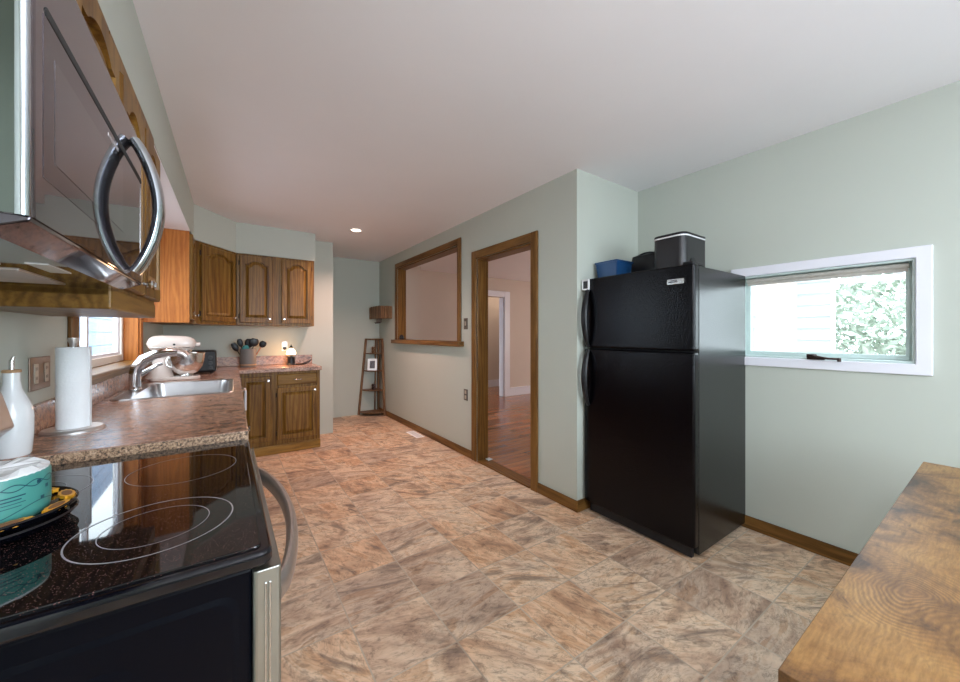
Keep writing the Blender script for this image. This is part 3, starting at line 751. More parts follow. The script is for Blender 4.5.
# sink --------------------------------------------------------------------------------------
t_ = thing('kitchen_sink', 'stainless steel drop-in sink in the countertop under the window', 'sink', (-.25, 3.2, CT), left=True)
x0, x1, y0, y1 = SK0
def rim_basin():
    bm = bmesh.new(); n = 6
    def R(e, z, rr, xo=0): return [bm.verts.new((px, py, z)) for px, py in rrect(x0 + e + xo, x1 - e, y0 + e, y1 - e, rr, n)]
    rings = [R(0, CT + .001, .05), R(.004, CT + .006, .05), R(.022, CT + .005, .05), R(.03, CT + .001, .06, .05), R(.036, CT - .03, .06, .05), R(.045, CT - .17, .06, .055), R(.075, CT - .185, .05, .055)]
    for a, b in zip(rings, rings[1:]):
        for i in range(len(a)): bm.faces.new((a[i], a[(i + 1) % len(a)], b[(i + 1) % len(a)], b[i]))
    bm.faces.new(rings[-1]); return bm
obj('basin', rim_basin(), M['sink_steel'], t_, smooth=True)
bm = bmesh.new(); lathe(bm, [(.045, 0), (.045, .004), (.03, .004), (.028, -.0005)], (-.22, 3.2, CT - .184)); obj('drain', bm, M['chrome'], t_, smooth=True)
# faucet
t_ = thing('faucet', 'chrome arched pull-out faucet standing behind the sink', 'faucet', (-.500, 3.25, CT + .006), left=True)
fx, fy, fz = -.500, 3.25, CT + .006
bm = bmesh.new(); lathe(bm, [(.034, 0), (.034, .006), (.028, .016), (.026, .03)], (fx, fy, fz)); obj('base_ring', bm, M['chrome'], t_, smooth=True)
bm = bmesh.new(); pts = [(fx, fy, fz + .02), (fx, fy, fz + .10), (fx + .01, fy, fz + .145), (fx + .045, fy, fz + .195), (fx + .10, fy, fz + .225), (fx + .165, fy, fz + .238), (fx + .225, fy, fz + .235)]
tube(bm, pts, [.030, .031, .033, .034, .032, .028, .025], 18); obj('spout', bm, M['chrome'], t_, smooth=True)
bm = bmesh.new(); tube(bm, [(fx + .215, fy, fz + .236), (fx + .245, fy, fz + .228), (fx + .262, fy, fz + .205)], [.026, .028, .025], 16); obj('spray_head', bm, M['steel_soft'], t_, smooth=True)
bm = bmesh.new(); tube(bm, [(fx + .02, fy + .02, fz + .09), (fx + .06, fy + .05, fz + .12), (fx + .10, fy + .06, fz + .15), (fx + .13, fy + .06, fz + .16)], [.016, .014, .012, .011], 12); obj('lever', bm, M['chrome'], t_, smooth=True)

# ------------------------------------------------------------------ range
RX0, RX1, RY0, RY1, RZ = -.575, .072, .775, 1.648, .908
t_ = thing('range', 'freestanding black glass-top range with stainless door in the foreground', 'stove', (-.25, 1.2, 0))
obj('body', B(RX0, .040, RY0 + .018, RY1 - .005, .05, .872), M['black_side'], t_, bev=.006)
# embossed side panel
bm = bmesh.new()
def ringpr(bm, pts, y0, y1, ins):
    cx = sum(p[0] for p in pts) / len(pts); cz = sum(p[1] for p in pts) / len(pts)
    A = [bm.verts.new((a, y0, b)) for a, b in pts]; D = [bm.verts.new((a + (ins if a < cx else -ins), y1, b + (ins if b < cz else -ins))) for a, b in pts]
    for i in range(len(pts)): bm.faces.new((A[i], A[(i + 1) % len(pts)], D[(i + 1) % len(pts)], D[i]))
    bm.faces.new(D)
ringpr(bm, rrect(-.56, .020, .10, .835, .03), RY0 + .018, RY0 + .0155, .010)
ringpr(bm, rrect(-.50, -.10, .16, .78, .06), RY0 + .0155, RY0 + .0125, .014)
obj('side_panel', bm, M['black_side'], t_, bev=.003)
bm = bmesh.new(); cpts = rrect(RX0, RX1, RY0, RY1, .022, 5)
prism(bm, cpts, 'z', .876, RZ - .004); obj('cooktop_frame', bm, M['black_gloss'], t_, bev=.009, seg=4)
bm = bmesh.new(); prism(bm, rrect(RX0 + .02, RX1 - .018, RY0 + .02, RY1 - .014, .012, 4), 'z', RZ - .008, RZ); obj('cooktop_glass', bm, M['cooktop'], t_, bev=.002)
bm = bmesh.new()
def ringflat(c, r, wdt, sx=1):
    seg = 64; a = []; b = []
    for i in range(seg):
        an = 2 * PI * i / seg; a.append(bm.verts.new((c[0] + r * math.cos(an), c[1] + r * math.sin(an), RZ + .0006))); b.append(bm.verts.new((c[0] + (r + wdt) * math.cos(an), c[1] + (r + wdt) * math.sin(an), RZ + .0006)))
    for i in range(seg): bm.faces.new((a[i], a[(i + 1) % seg], b[(i + 1) % seg], b[i]))
for c, r, wd in (((-.117, 1.0), .128, .0028), ((-.117, 1.0), .086, .0016), ((-.10, 1.375), .125, .0016), ((-.42, .98), .085, .0024), ((-.42, 1.38), .128, .0016), ((-.42, 1.38), .08, .0014)): ringflat(c, r, wd)
o_ = obj('burner_ring', bm, M['grey_line'], t_)
bm = bmesh.new()
bm2 = bmesh.new(); prism(bm2, rrect(.040, .086, RY0 + .006, RY1 - .01, .008, 3), 'z', .20, .868); obj('oven_door', bm2, M['steel_door'], t_, bev=.002, smooth=False)
bm = bmesh.new()
for gx in (.060, .067): box(bm, gx - .0022, gx + .0022, RY0 + .0025, RY0 + .0065, .24, .845)
obj('door_end_groove', bm, M['steel'], t_, bev=.0015)
obj('storage_drawer', B(.040, .083, RY0 + .008, RY1 - .01, .03, .19), M['steel_soft'], t_, bev=.004)
bm = bmesh.new(); N = 24; pts = []
for i in range(N):
    s = i / (N - 1); pts.append((.078 + .068 * math.sin(PI * s) ** .62, .815 + .735 * s, .80))
tube(bm, pts, .0135, 14, flat=2.0, up=(0, 0, 1)); obj('oven_handle', bm, M['steel_soft'], t_, smooth=True)
bm = bmesh.new(); prism(bm, [(-.583, RZ), (-.545, RZ), (-.545, .99), (-.50, 1.035), (-.523, 1.13), (-.54, 1.18), (-.583, 1.18)], 'y', RY0 + .01, RY1 - .012); obj('backguard', bm, M['steel_soft'], t_, bev=.006)
bm = bmesh.new()
for yy in (.88, 1.0, 1.12, 1.26):
    bm = bmesh.new(); cyl(bm, (-.514, yy, 1.08), .02, .025, (1, 0, .25)); obj('control_knob', bm, M['black_plastic'], t_, smooth=True)

# spoon rests + napkin tub on the range
def plate(z, name='spoon_rest', r=.125, label=''):
    t_ = thing(name, label, 'spoon rest', (-.39, 1.15, z))
    bm = bmesh.new(); lathe(bm, [(.05, 0), (r - .012, .006), (r, .020), (r - .003, .023), (r - .014, .011), (.05, .006), (0, .006)], (-.39, 1.15, z), seg=48)
    obj('dish', bm, M['black_gloss'], t_, smooth=True); return t_
plate(RZ + .001, label='lower of two stacked round black spoon rests on the range')
t2 = plate(RZ + .020, label='upper black spoon rest with yellow sunflowers on its rim, on the range')
for k in range(9):
    an = math.radians(-17 + 40 * k); cx, cy = -.39 + .108 * math.cos(an), 1.15 + .108 * math.sin(an)
    for nm, ra, mm, zz in (('sunflower', .0215, M['yellow'], .0405), ('flower_centre', .0125, M['brown'], .0415)):
        bm = bmesh.new(); vs = []
        for i in range(22):
            a = 2 * PI * i / 22; rr = ra * (1.0 if (i % 2 or nm != 'sunflower') else .86)
            px, py = 1.45 * rr * math.cos(a), .62 * rr * math.sin(a)
            tx, ty = -math.sin(an), math.cos(an)
            vs.append((cx + tx * px + math.cos(an) * py, cy + ty * px + math.sin(an) * py))
        prism(bm, vs, 'z', RZ + zz - .006, RZ + zz + .0005); 
        if nm == 'sunflower': fl = obj(nm, bm, mm, t2)
        else: obj(nm, bm, mm, fl)
tc = (-.39, 1.15); tz = RZ + .0265
t_ = thing('napkin_pack', 'teal patterned round pack with a clear crinkled top, on the black spoon rests', 'packaging', (*tc, tz))
bm = bmesh.new(); lathe(bm, [(.077, 0), (.083, .006), (.085, .02), (.085, .083), (.083, .089)], (*tc, tz), seg=48); obj('wrapper', bm, M['teal'], t_, smooth=True)
bm = bmesh.new(); lathe(bm, [(.0835, .083), (.083, .092), (.07, .098), (.04, .095), (0, .099)], (*tc, tz), seg=40)
rn = random.Random(4)
for v in bm.verts:
    if v.co.z > tz + .0935: v.co.z += rn.uniform(-.004, .004)
obj('clear_top', bm, M['white_ceramic'], t_, smooth=False)
def wrapstrip(f, a0, a1, wd, n=36, rr=.0856):
    bm = bmesh.new(); prev = None
    for i in range(n):
        a = math.radians(a0 + (a1 - a0) * i / (n - 1)); z = tz + f(i / (n - 1))
        x, y = tc[0] + rr * math.cos(a), tc[1] + rr * math.sin(a)
        cur = [bm.verts.new((x, y, z - wd)), bm.verts.new((x, y, z + wd))]
        if prev: bm.faces.new((prev[0], cur[0], cur[1], prev[1]))
        prev = cur
    return bm
obj('printed_vine', wrapstrip(lambda s: .070 + .006 * math.sin(s * 30), -170, 40, .0009, 120), M['teal_dark'], t_)
obj('printed_vine', wrapstrip(lambda s: .070 - .006 * math.sin(s * 30), -170, 40, .0009, 120), M['teal_dark'], t_)
obj('printed_vine', wrapstrip(lambda s: .022 + .010 * math.sin(s * 11), -170, 40, .0008, 120), M['teal_dark'], t_)
for k in range(4):
    obj('printed_text', wrapstrip(lambda s, k=k: .054 - k * .0065, -62, -38 - 4 * (k % 2), .0012 if k < 2 else .0007, 12), M['teal_dark'], t_)
for a, zz in ((-112, .05), (-105, .044), (-118, .038), (-25, .07), (-12, .055), (-98, .028), (-20, .035)):
    obj('printed_leaf', wrapstrip(lambda s, zz=zz: zz, a, a + 6, .0035, 4), M['teal_dark'], t_)

# ------------------------------------------------------------------ microwave
MY0, MY1, MZ0, MZ1, MXF = .715, 1.468, 1.452, 1.855, -.205
t_ = thing('microwave', 'stainless over-the-range microwave with a bowed chrome handle, upper left', 'microwave', (-.39, 1.09, MZ0 - .02))
bm = bmesh.new(); prism(bm, rrect(XL + .002 - .01, MXF - .03, MY0 + .003, MY1 - .003, .004, 2), 'z', MZ0 + .004, MZ1); obj('body', bm, M['steel_dark'], t_)
bm = bmesh.new(); prism(bm, rrect(MXF - .032, MXF, MY0, MY1, .012, 6), 'z', MZ0, MZ1); obj('door', bm, M['mw_glass'], t_)
obj('door_side', B(MXF - .034, MXF - .012, MY0 - .0015, MY0 + .01, MZ0 + .001, MZ1 - .001), M['steel_dark'], t_)
bm = bmesh.new(); prism(bm, rrect(MXF - .017, MXF - .002, MY0 - .003, MY0 + .012, .007, 6), 'z', MZ0, MZ1); obj('door_edge', bm, M['chrome_blue'], t_, smooth=True)
vw = obj('viewing_window', B(MXF - .001, MXF + .0005, MY0 + .035, MY1 - .045, MZ0 + .062, MZ0 + .286), M['mw_border'], t_)
obj('screen', B(MXF - .0008, MXF + .0009, MY0 + .075, MY1 - .25, MZ0 + .095, MZ0 + .245), M['mw_window'], vw)
obj('control_strip', B(MXF - .001, MXF + .0008, MY1 - .030, MY1 - .022, MZ0 + .05, MZ1 - .12), M['steel'], t_)
bm = bmesh.new(); prism(bm, [(MY0 + .045, MZ0 + .288), (MY1 - .02, MZ0 + .288), (MY1 - .015, MZ0 + .2945), (MY1 - .02, MZ0 + .301), (MY0 + .045, MZ0 + .301), (MY0 + .04, MZ0 + .2945)], 'x', MXF - .001, MXF + .0012); obj('vent_slot', bm, M['rubber'], t_)
# maker's mark: too small in the photo to read, a short row of tiny bright strokes
bm = bmesh.new()
for k in range(9): box(bm, MXF - .0005, MXF + .0013, 1.085 + k * .010, 1.091 + k * .010, MZ0 + .268, MZ0 + .276)
obj('maker_mark', bm, M['steel'], t_)
# chin and underside
bm = bmesh.new(); prism(bm, [(MXF - .001, MZ0), (MXF - .003, MZ0 - .006), (MXF - .045, MZ0 - .022), (XL - .006, MZ0 - .022), (XL - .006, MZ0 + .004), (MXF - .04, MZ0 + .004)], 'y', MY0 + .003, MY1 - .003)
obj('underside', bm, M['mw_border'], t_, bev=.002)
obj('grease_filter', B(-.50, -.34, MY0 + .08, MY0 + .34, MZ0 - .0245, MZ0 - .021), M['steel_soft'], t_, bev=.001)
obj('grease_filter', B(-.50, -.34, MY0 + .41, MY0 + .67, MZ0 - .0245, MZ0 - .021), M['steel_soft'], t_, bev=.001)
obj('cooktop_light_lens', B(-.30, -.27, MY0 + .30, MY0 + .42, MZ0 - .0235, MZ0 - .021), M['white_ceramic'], t_)
bm = bmesh.new(); pts = []; N = 26; hy = 1.305
for i in range(N):
    s = i / (N - 1); pts.append((MXF + .008 + .048 * math.sin(PI * s) ** .8, hy, 1.463 + .342 * s))
tube(bm, pts, .0135, 16, flat=1.9, up=(0, 1, 0)); obj('handle', bm, M['chrome_blue'], t_, smooth=True)

# ------------------------------------------------------------------ counter items, left
t_ = thing('oil_bottle', 'white ceramic oil bottle with cork collar at the left edge of the counter', 'bottle', (-.531, 1.712, CT))
bx, by = -.531, 1.712
bm = bmesh.new(); lathe(bm, [(.037, 0), (.040, .006), (.0435, .06), (.044, .115), (.041, .145), (.030, .175), (.021, .200), (.0175, .225), (.0175, .250), (0, .250)], (bx, by, CT), seg=36); obj('body', bm, M['white_ceramic'], t_, smooth=True)
bm = bmesh.new(); cyl(bm, (bx, by, CT + .250), .0195, .009); obj('collar', bm, M['cork'], t_, bev=.002)
bm = bmesh.new(); tube(bm, [(bx, by, CT + .256), (bx, by, CT + .285), (bx + .004, by, CT + .298)], [.006, .006, .004]); obj('spout', bm, M['steel'], t_, smooth=True)
px_, py_ = -.478, 2.03
t_ = thing('paper_towel_holder', 'round brushed steel paper towel stand on the counter, holding the white roll', 'paper towel holder', (px_, py_, CT))
bm = bmesh.new(); lathe(bm, [(.086, 0), (.086, .006), (.080, .013), (0, .013)], (px_, py_, CT), seg=40); obj('base', bm, M['steel_light'], t_, smooth=True)
bm = bmesh.new(); cyl(bm, (px_, py_, CT + .012), .007, .31); obj('rod', bm, M['steel'], t_, smooth=True)
bm = bmesh.new(); lathe(bm, [(.009, 0), (.011, .012), (.017, .030), (.017, .034), (0, .034)], (px_, py_, CT + .318)); obj('finial', bm, M['steel_soft'], t_, smooth=True)
bm = bmesh.new(); lathe(bm, [(.02, 0), (.0455, 0), (.0455, .003), (.0455, .300), (.044, .303), (.02, .303), (.02, 0)], (px_, py_, CT + .014), seg=48); 
prism(bm, [(px_ + .044, py_ - .014), (px_ + .0465, py_ - .014), (px_ + .0465, py_ + .014), (px_ + .044, py_ + .014)], 'z', CT + .014, CT + .3165)
single('paper_towel_roll', bm, M['paper'], 'white paper towel roll on the steel stand', 'paper towel', smooth=True)
t_ = thing('wall_outlet', 'bronze two-gang switch and outlet plate on the left wall behind the paper towels', 'outlet', (XL, 2.07, 1.095), left=True)
obj('plate', B(XL, XL + .006, 2.02, 2.20, 1.09, 1.215), M['outlet'], t_, bev=.003)
for yy in (2.065, 2.155):
    obj('receptacle', B(XL + .005, XL + .009, yy - .017, yy + .017, 1.115, 1.19), M['outlet_white'], t_, bev=.002)
    for zz in (1.13, 1.165):
        for q in (-.008, .005): obj('slot', B(XL + .0085, XL + .0095, yy + q, yy + q + .003, zz, zz + .012), M['black_plastic'], t_)

# stand mixer ---------------------------------------------------------------------------------
mx, my = -.34, 3.86
t_ = thing('stand_mixer', 'cream stand mixer with a steel bowl on the counter beyond the sink', 'mixer', (mx, my, CT))
bm = bmesh.new(); prism(bm, rrect(mx - .155, mx + .165, my - .085, my + .085, .06, 6), 'z', CT, CT + .028); obj('base', bm, M['cream_enamel'], t_, bev=.008, seg=3)
bm = bmesh.new(); K = 10; prev = None
for i in range(K):
    s = i / (K - 1); cx = mx - .095 + .01 * math.sin(PI * s) ; wx = .062 - .012 * s + .03 * (1 - s) ** 3; wy = .055 - .008 * s + .02 * (1 - s) ** 3
    ring = [bm.verts.new((cx + wx * math.cos(2 * PI * k / 24), my + wy * math.sin(2 * PI * k / 24), CT + .02 + .20 * s)) for k in range(24)]
    if prev:
        for k in range(24): bm.faces.new((prev[k], prev[(k + 1) % 24], ring[(k + 1) % 24], ring[k]))
    prev = ring
bm.faces.new(prev); obj('column', bm, M['cream_enamel'], t_, smooth=True)
bm = bmesh.new(); prev = None; K = 18
for i in range(K):
    s = i / (K - 1); x = mx - .175 + .315 * s
    e = max(0, 1 - abs(2 * s - 1) ** 5) ** .55
    hz = (.070 - .010 * s) * max(e, .12); hy_ = .058 * max(e, .12) * (1 - .2 * s); cz = CT + .292 - .002 * s
    ring = [bm.verts.new((x, my + hy_ * math.cos(2 * PI * k / 24), cz + hz * math.sin(2 * PI * k / 24))) for k in range(24)]
    if prev:
        for k in range(24): bm.faces.new((prev[k], prev[(k + 1) % 24], ring[(k + 1) % 24], ring[k]))
    else: bm.faces.new(ring)
    prev = ring
bm.faces.new(prev); obj('motor_head', bm, M['cream_enamel'], t_, smooth=True)
bm = bmesh.new(); cyl(bm, (mx + .128, my, CT + .282), .018, .035, (1, 0, 0)); obj('hub_cap', bm, M['cream_enamel'], t_, bev=.003)
bm = bmesh.new(); tube(bm, [(mx - .14 + .02 * i, my - .047 - .006 * math.sin(PI * i / 12), CT + .262) for i in range(13)], .005, 8); obj('trim_band', bm, M['steel'], t_, smooth=True)
bm = bmesh.new(); cyl(bm, (mx + .0, my - .06, CT + .285), .008, .012, (0, -1, 0)); obj('speed_knob', bm, M['black_plastic'], t_)
bm = bmesh.new(); lathe(bm, [(.036, 0), (.034, -.018), (.012, -.022), (.012, -.05), (0, -.05)], (mx + .07, my, CT + .242)); obj('beater_shaft', bm, M['steel'], t_, smooth=True)
bm = bmesh.new(); lathe(bm, [(.045, .030), (.05, .032), (.045, .042), (.075, .058), (.104, .098), (.118, .150), (.124, .212), (.129, .215), (.124, .217), (.119, .212), (.112, .150), (.096, .10), (.06, .06), (0, .055)], (mx + .072, my, CT), seg=36)
obj('bowl', bm, M['steel_bright'], t_, smooth=True)
bm = bmesh.new(); tube(bm, bez((mx - .03, my - .05, CT + .19), (mx - .075, my - .075, CT + .12), (mx - .01, my - .055, CT + .10)), .007, 8); obj('bowl_handle', bm, M['steel'], t_, smooth=True)
# toaster oven
t_ = thing('toaster', 'black countertop toaster half hidden behind the mixer bowl', 'toaster', (-.17, 4.33, CT))
obj('body', B(-.30, -.075, 4.25, 4.52, CT + .015, CT + .215), M['black_plastic'], t_, bev=.02, seg=4)
for a in (-.27, -.11):
    for b in (4.28, 4.49):
        bm = bmesh.new(); cyl(bm, (a, b, CT), .012, .02); obj('foot', bm, M['rubber'], t_)
for zz in (.15, .10, .055):
    bm = bmesh.new(); cyl(bm, (-.12, 4.25, CT + zz), .017, .022, (0, -1, 0)); obj('dial', bm, M['grey_dark'], t_, bev=.003)
bm = bmesh.new(); tube(bm, [(-.27, 4.225, CT + .185), (-.16, 4.225, CT + .185)], .007, 8); obj('door_handle', bm, M['steel'], t_)

# utensil crock and utensils -------------------------------------------------------------------
kx, ky = .205, 4.90
t_ = thing('utensil_crock', 'grey stoneware crock on the counter in the far corner, full of utensils', 'crock', (kx, ky, CT))
bm = bmesh.new(); lathe(bm, [(.076, 0), (.08, .02), (.08, .205), (.074, .205), (.074, .03), (0, .03)], (kx, ky, CT), seg=32); obj('body', bm, M['grey_ceramic'], t_, smooth=True)
bm = bmesh.new(); lathe(bm, [(.0815, .018), (.0825, .022), (.0825, .030), (.0815, .034)], (kx, ky, CT), seg=32); obj('foot_band', bm, M['cork'], t_)
def utensil(name, label, dx, dz, wd, hh, mat, hmat, dy=0, tw=0):
    root = (kx + dx * .25, ky + dy, CT + .06)
    t_ = thing(name, label, 'utensil', root, group=None)
    tip = Vector((kx + dx, ky + dy * 1.6 - .01, CT + dz)); b = Vector(root); d = (tip - b).normalized(); mid = b + d * ((tip - b).length - hh)
    bm = bmesh.new(); tube(bm, [b, mid], .006, 8); obj('handle', bm, hmat, t_, smooth=True)
    bm = bmesh.new(); prof = [.35, .8, 1, 1, .9, .55]; pts = [mid + d * hh * i / 5 for i in range(6)]
    tube(bm, pts, [1.3 * wd * q for q in prof], 14, flat=.28, up=(0, 1, 0)); obj('head', bm, mat, t_, smooth=True)
utensil('cooking_spoon', 'black cooking spoon leaning furthest left in the grey crock', -.145, .27, .024, .10, M['black_plastic'], M['black_plastic'])
utensil('cooking_spoon', 'black cooking spoon standing upright at the left of the grey crock', -.085, .315, .022, .09, M['black_plastic'], M['black_plastic'], .02)
utensil('slotted_turner', 'wide black turner at the centre of the grey crock', .015, .315, .034, .10, M['black_plastic'], M['black_plastic'], .03)
utensil('ladle', 'black ladle right of centre in the grey crock', .065, .32, .036, .09, M['grey_dark'], M['black_plastic'], -.01)
utensil('cooking_spoon', 'black spoon with a copper handle leaning furthest right in the crock', .16, .285, .028, .075, M['black_plastic'], M['copper'], .01)
utensil('spatula', 'teal silicone spatula low in the grey crock', -.03, .245, .024, .07, M['teal_silicone'], M['teal_silicone'], -.035)
# small lamp ----------------------------------------------------------------------------------
lx, ly = .645, 4.93
t_ = thing('table_lamp', 'small lit lantern lamp with a black base on the far counter', 'lamp', (lx, ly, CT))
bm = bmesh.new(); lathe(bm, [(.052, 0), (.052, .01), (.042, .018), (.040, .085), (.046, .092), (.046, .098), (.018, .105), (.018, .118), (0, .118)], (lx, ly, CT), seg=20); obj('base', bm, M['black_plastic'], t_, smooth=True)
bm = bmesh.new(); lathe(bm, [(.046, 0), (.054, .012), (.048, .045), (.026, .072), (.016, .082), (0, .082)], (lx, ly, CT + .122), seg=24); obj('shade', bm, M['shade_on'], t_, smooth=True)
bm = bmesh.new(); lathe(bm, [(.020, 0), (.014, .018), (.006, .028), (.008, .036), (0, .044)], (lx, ly, CT + .203), seg=16); obj('cap', bm, M['black_plastic'], t_, smooth=True)
pl = bpy.data.lights.new('lamp_bulb', 'POINT'); pl.energy = 2.2; pl.color = (1, .55, .28); pl.shadow_soft_size = .03
po = bpy.data.objects.new('lamp_bulb', pl); C.objects.link(po); po.location = (lx - .075, ly - .02, CT + .14)
bm = bmesh.new(); tube(bm, [(lx + .045, ly - .02, CT + .006), (lx + .10, ly - .06, CT + .006), (lx + .15, ly, CT + .008), (lx + .19, ly - .03, CT + .02), (lx + .22, ly - .01, CT + .055), (lx + .20, ly + .05, CT + .03), (lx + .12, ly + .03, CT + .006)], .006, 8)
single('charging_cord', bm, M['black_plastic'], 'black cord coiled on the far counter right of the small lamp', 'cord', smooth=True)
t_ = thing('wall_outlet', 'pale outlet plate with a plug on the far wall behind the lamp', 'outlet', (.60, 5.115, 1.10))
obj('plate', B(.565, .630, 5.109, 5.115, 1.10, 1.215), M['steel_light'], t_, bev=.002)
obj('plug', B(.575, .612, 5.075, 5.109, 1.11, 1.145), M['black_plastic'], t_, bev=.004)

# ------------------------------------------------------------------ refrigerator
FY0, FY1, FXB = 1.018, 1.795, 2.235
t_ = thing('refrigerator', 'tall black top-freezer refrigerator against the window wall', 'refrigerator', (2.55, 1.41, 0))
obj('body', B(FXB, 2.885, FY0 + .004, FY1 - .004, .03, 1.695), M['fridge_side'], t_, bev=.004)
obj('front_grille', B(FXB - .03, FXB, FY0 + .03, FY1 - .03, .012, .075), M['black_plastic'], t_, bev=.003)
def fdoor(z0, z1):
    bm = bmesh.new(); x0, x1 = 2.172, FXB - .006
    prism(bm, [(x1, FY0), (x1, FY1), (x0 + .006, FY1), (x0, FY1 - .012)] + [(x0 - .006 * math.sin(PI * (1 - i / 10)), FY0 + .012 + (FY1 - FY0 - .024) * (1 - i / 10)) for i in range(1, 10)] + [(x0, FY0 + .012), (x0 + .006, FY0)], 'z', z0, z1)
    return bm
d1 = obj('freezer_door', fdoor(1.207, 1.705), M['black_fridge'], t_, bev=.010, seg=3)
d2 = obj('refrigerator_door', fdoor(.085, 1.195), M['black_fridge'], t_, bev=.010, seg=3)
obj('gasket', B(FXB - .008, FXB + .001, FY0 + .012, FY1 - .012, .09, 1.69), M['rubber'], t_)
def fhandle(par, za, zb, flip):
    bm = bmesh.new(); pts = []; rr = []
    for i in range(20):
        s = i / 19; bow = math.sin(PI * min(1, s)) if True else 0
        pts.append((2.166 - .048 * math.sin(PI * s) ** .7, FY1 - .045 , za + (zb - za) * s)); rr.append(.010 + .006 * math.sin(PI * s))
    tube(bm, pts, rr, 12, flat=1.5, up=(0, 1, 0)); obj('handle', bm, M['black_plastic'], par, smooth=True)
fhandle(d1, 1.212, 1.63, 0); fhandle(d2, .79, 1.188, 1)
obj('badge', B(2.1625, 2.167, 1.072, 1.170, 1.595, 1.625), M['steel'], d1, bev=.001)
bm = bmesh.new(); box(bm, 2.1612, 2.1625, 1.110, 1.162, 1.606, 1.611); box(bm, 2.1612, 2.1625, 1.110, 1.150, 1.614, 1.618); obj('badge_lettering', bm, M['grey_dark'], d1)
bm = B(2.19, 2.33, FY0 + .02, FY0 + .075, 1.706, 1.722); obj('hinge_cover', bm, M['black_plastic'], t_, bev=.005)
t_ = thing('thermometer', 'small white-framed square thermometer at the upper left corner of the refrigerator', 'thermometer', (2.158, 1.755, 1.62))
bm = bmesh.new(); mitre_frame(bm, 2.152, 2.165, 1.735, 1.80, 1.622, 1.70, .012); obj('bezel', bm, M['white_ceramic'], t_, bev=.003)
obj('screen', B(2.155, 2.162, 1.745, 1.79, 1.632, 1.69), M['grey_dark'], t_)
# things on top of the refrigerator
FT = 1.696
t_ = thing('storage_basket', 'blue plastic basket on top of the refrigerator, leftmost', 'basket', (2.40, 1.665, FT))
bm = bmesh.new()
def openbox(bm, x0, x1, y0, y1, z0, z1, fl, th=.004):
    o0 = [(x0, y0), (x1, y0), (x1, y1), (x0, y1)]; o1 = [(x0 - fl, y0 - fl), (x1 + fl, y0 - fl), (x1 + fl, y1 + fl), (x0 - fl, y1 + fl)]
    i1 = [(x0 - fl + th, y0 - fl + th), (x1 + fl - th, y0 - fl + th), (x1 + fl - th, y1 + fl - th), (x0 - fl + th, y1 + fl - th)]; i0 = [(x0 + th, y0 + th), (x1 - th, y0 + th), (x1 - th, y1 - th), (x0 + th, y1 - th)]
    rs = [[bm.verts.new((*p, z)) for p in L_] for L_, z in ((o0, z0), (o1, z1), (i1, z1), (i0, z0 + th))]
    for a, b in zip(rs, rs[1:]):
        for i in range(4): bm.faces.new((a[i], a[(i + 1) % 4], b[(i + 1) % 4], b[i]))
    bm.faces.new(list(reversed(rs[0]))); bm.faces.new(rs[-1])
openbox(bm, 2.30, 2.46, 1.612, 1.765, FT, FT + .135, .014); obj('tub', bm, M['blue_plastic'], t_)
bm = bmesh.new(); openbox(bm, 2.282, 2.478, 1.594, 1.783, FT + .128, FT + .140, .002, .008); bmesh.ops.delete(bm, geom=[f for f in bm.faces if len(f.verts) == 4 and all(abs(v.co.z - (FT + .136)) < .001 for v in f.verts)] , context='FACES_ONLY'); obj('rim', bm, M['blue_plastic'], t_)
t_ = thing('lunch_bag', 'soft black bag on top of the refrigerator, between basket and bin', 'bag', (2.64, 1.53, FT))
bm = bmesh.new(); pr = rrect(2.53, 2.75, 1.40, 1.66, .03, 5); rs = []
for zz, sc_ in ((0, .95), (.02, 1), (.14, 1.0), (.19, .93), (.205, .7)):
    rs.append([bm.verts.new((2.64 + (a - 2.64) * sc_, 1.53 + (b - 1.53) * sc_, FT + zz)) for a, b in pr])
for a, b in zip(rs, rs[1:]):
    for i in range(len(a)): bm.faces.new((a[i], a[(i + 1) % len(a)], b[(i + 1) % len(a)], b[i]))
bm.faces.new(rs[-1]); bm.faces.new(rs[0]); obj('body', bm, M['black_plastic'], t_, smooth=True)
bm = bmesh.new(); tube(bm, bez((2.56, 1.43, FT + .18), (2.54, 1.53, FT + .235), (2.56, 1.63, FT + .18)), .006, 8); obj('strap', bm, M['grey_dark'], t_, smooth=True)
t_ = thing('ice_maker', 'tall black rounded bin with a white line near its lid, on the refrigerator', 'bin', (2.45, 1.24, FT))
bm = bmesh.new(); prism(bm, rrect(2.30, 2.60, 1.135, 1.345, .045, 6), 'z', FT, FT + .215); obj('body', bm, M['grey_dark'], t_, bev=.003)
bm = bmesh.new(); prism(bm, rrect(2.297, 2.603, 1.132, 1.348, .047, 6), 'z', FT + .215, FT + .223); obj('white_band', bm, M['white_ceramic'], t_)
bm = bmesh.new(); prism(bm, rrect(2.298, 2.602, 1.133, 1.347, .046, 6), 'z', FT + .223, FT + .240); obj('lid', bm, M['black_plastic'], t_, bev=.006)
bm = bmesh.new(); cyl(bm, (2.40, 1.135, FT + .05), .035, .004, (0, -1, 0)); obj('vent_disc', bm, M['black_plastic'], t_)

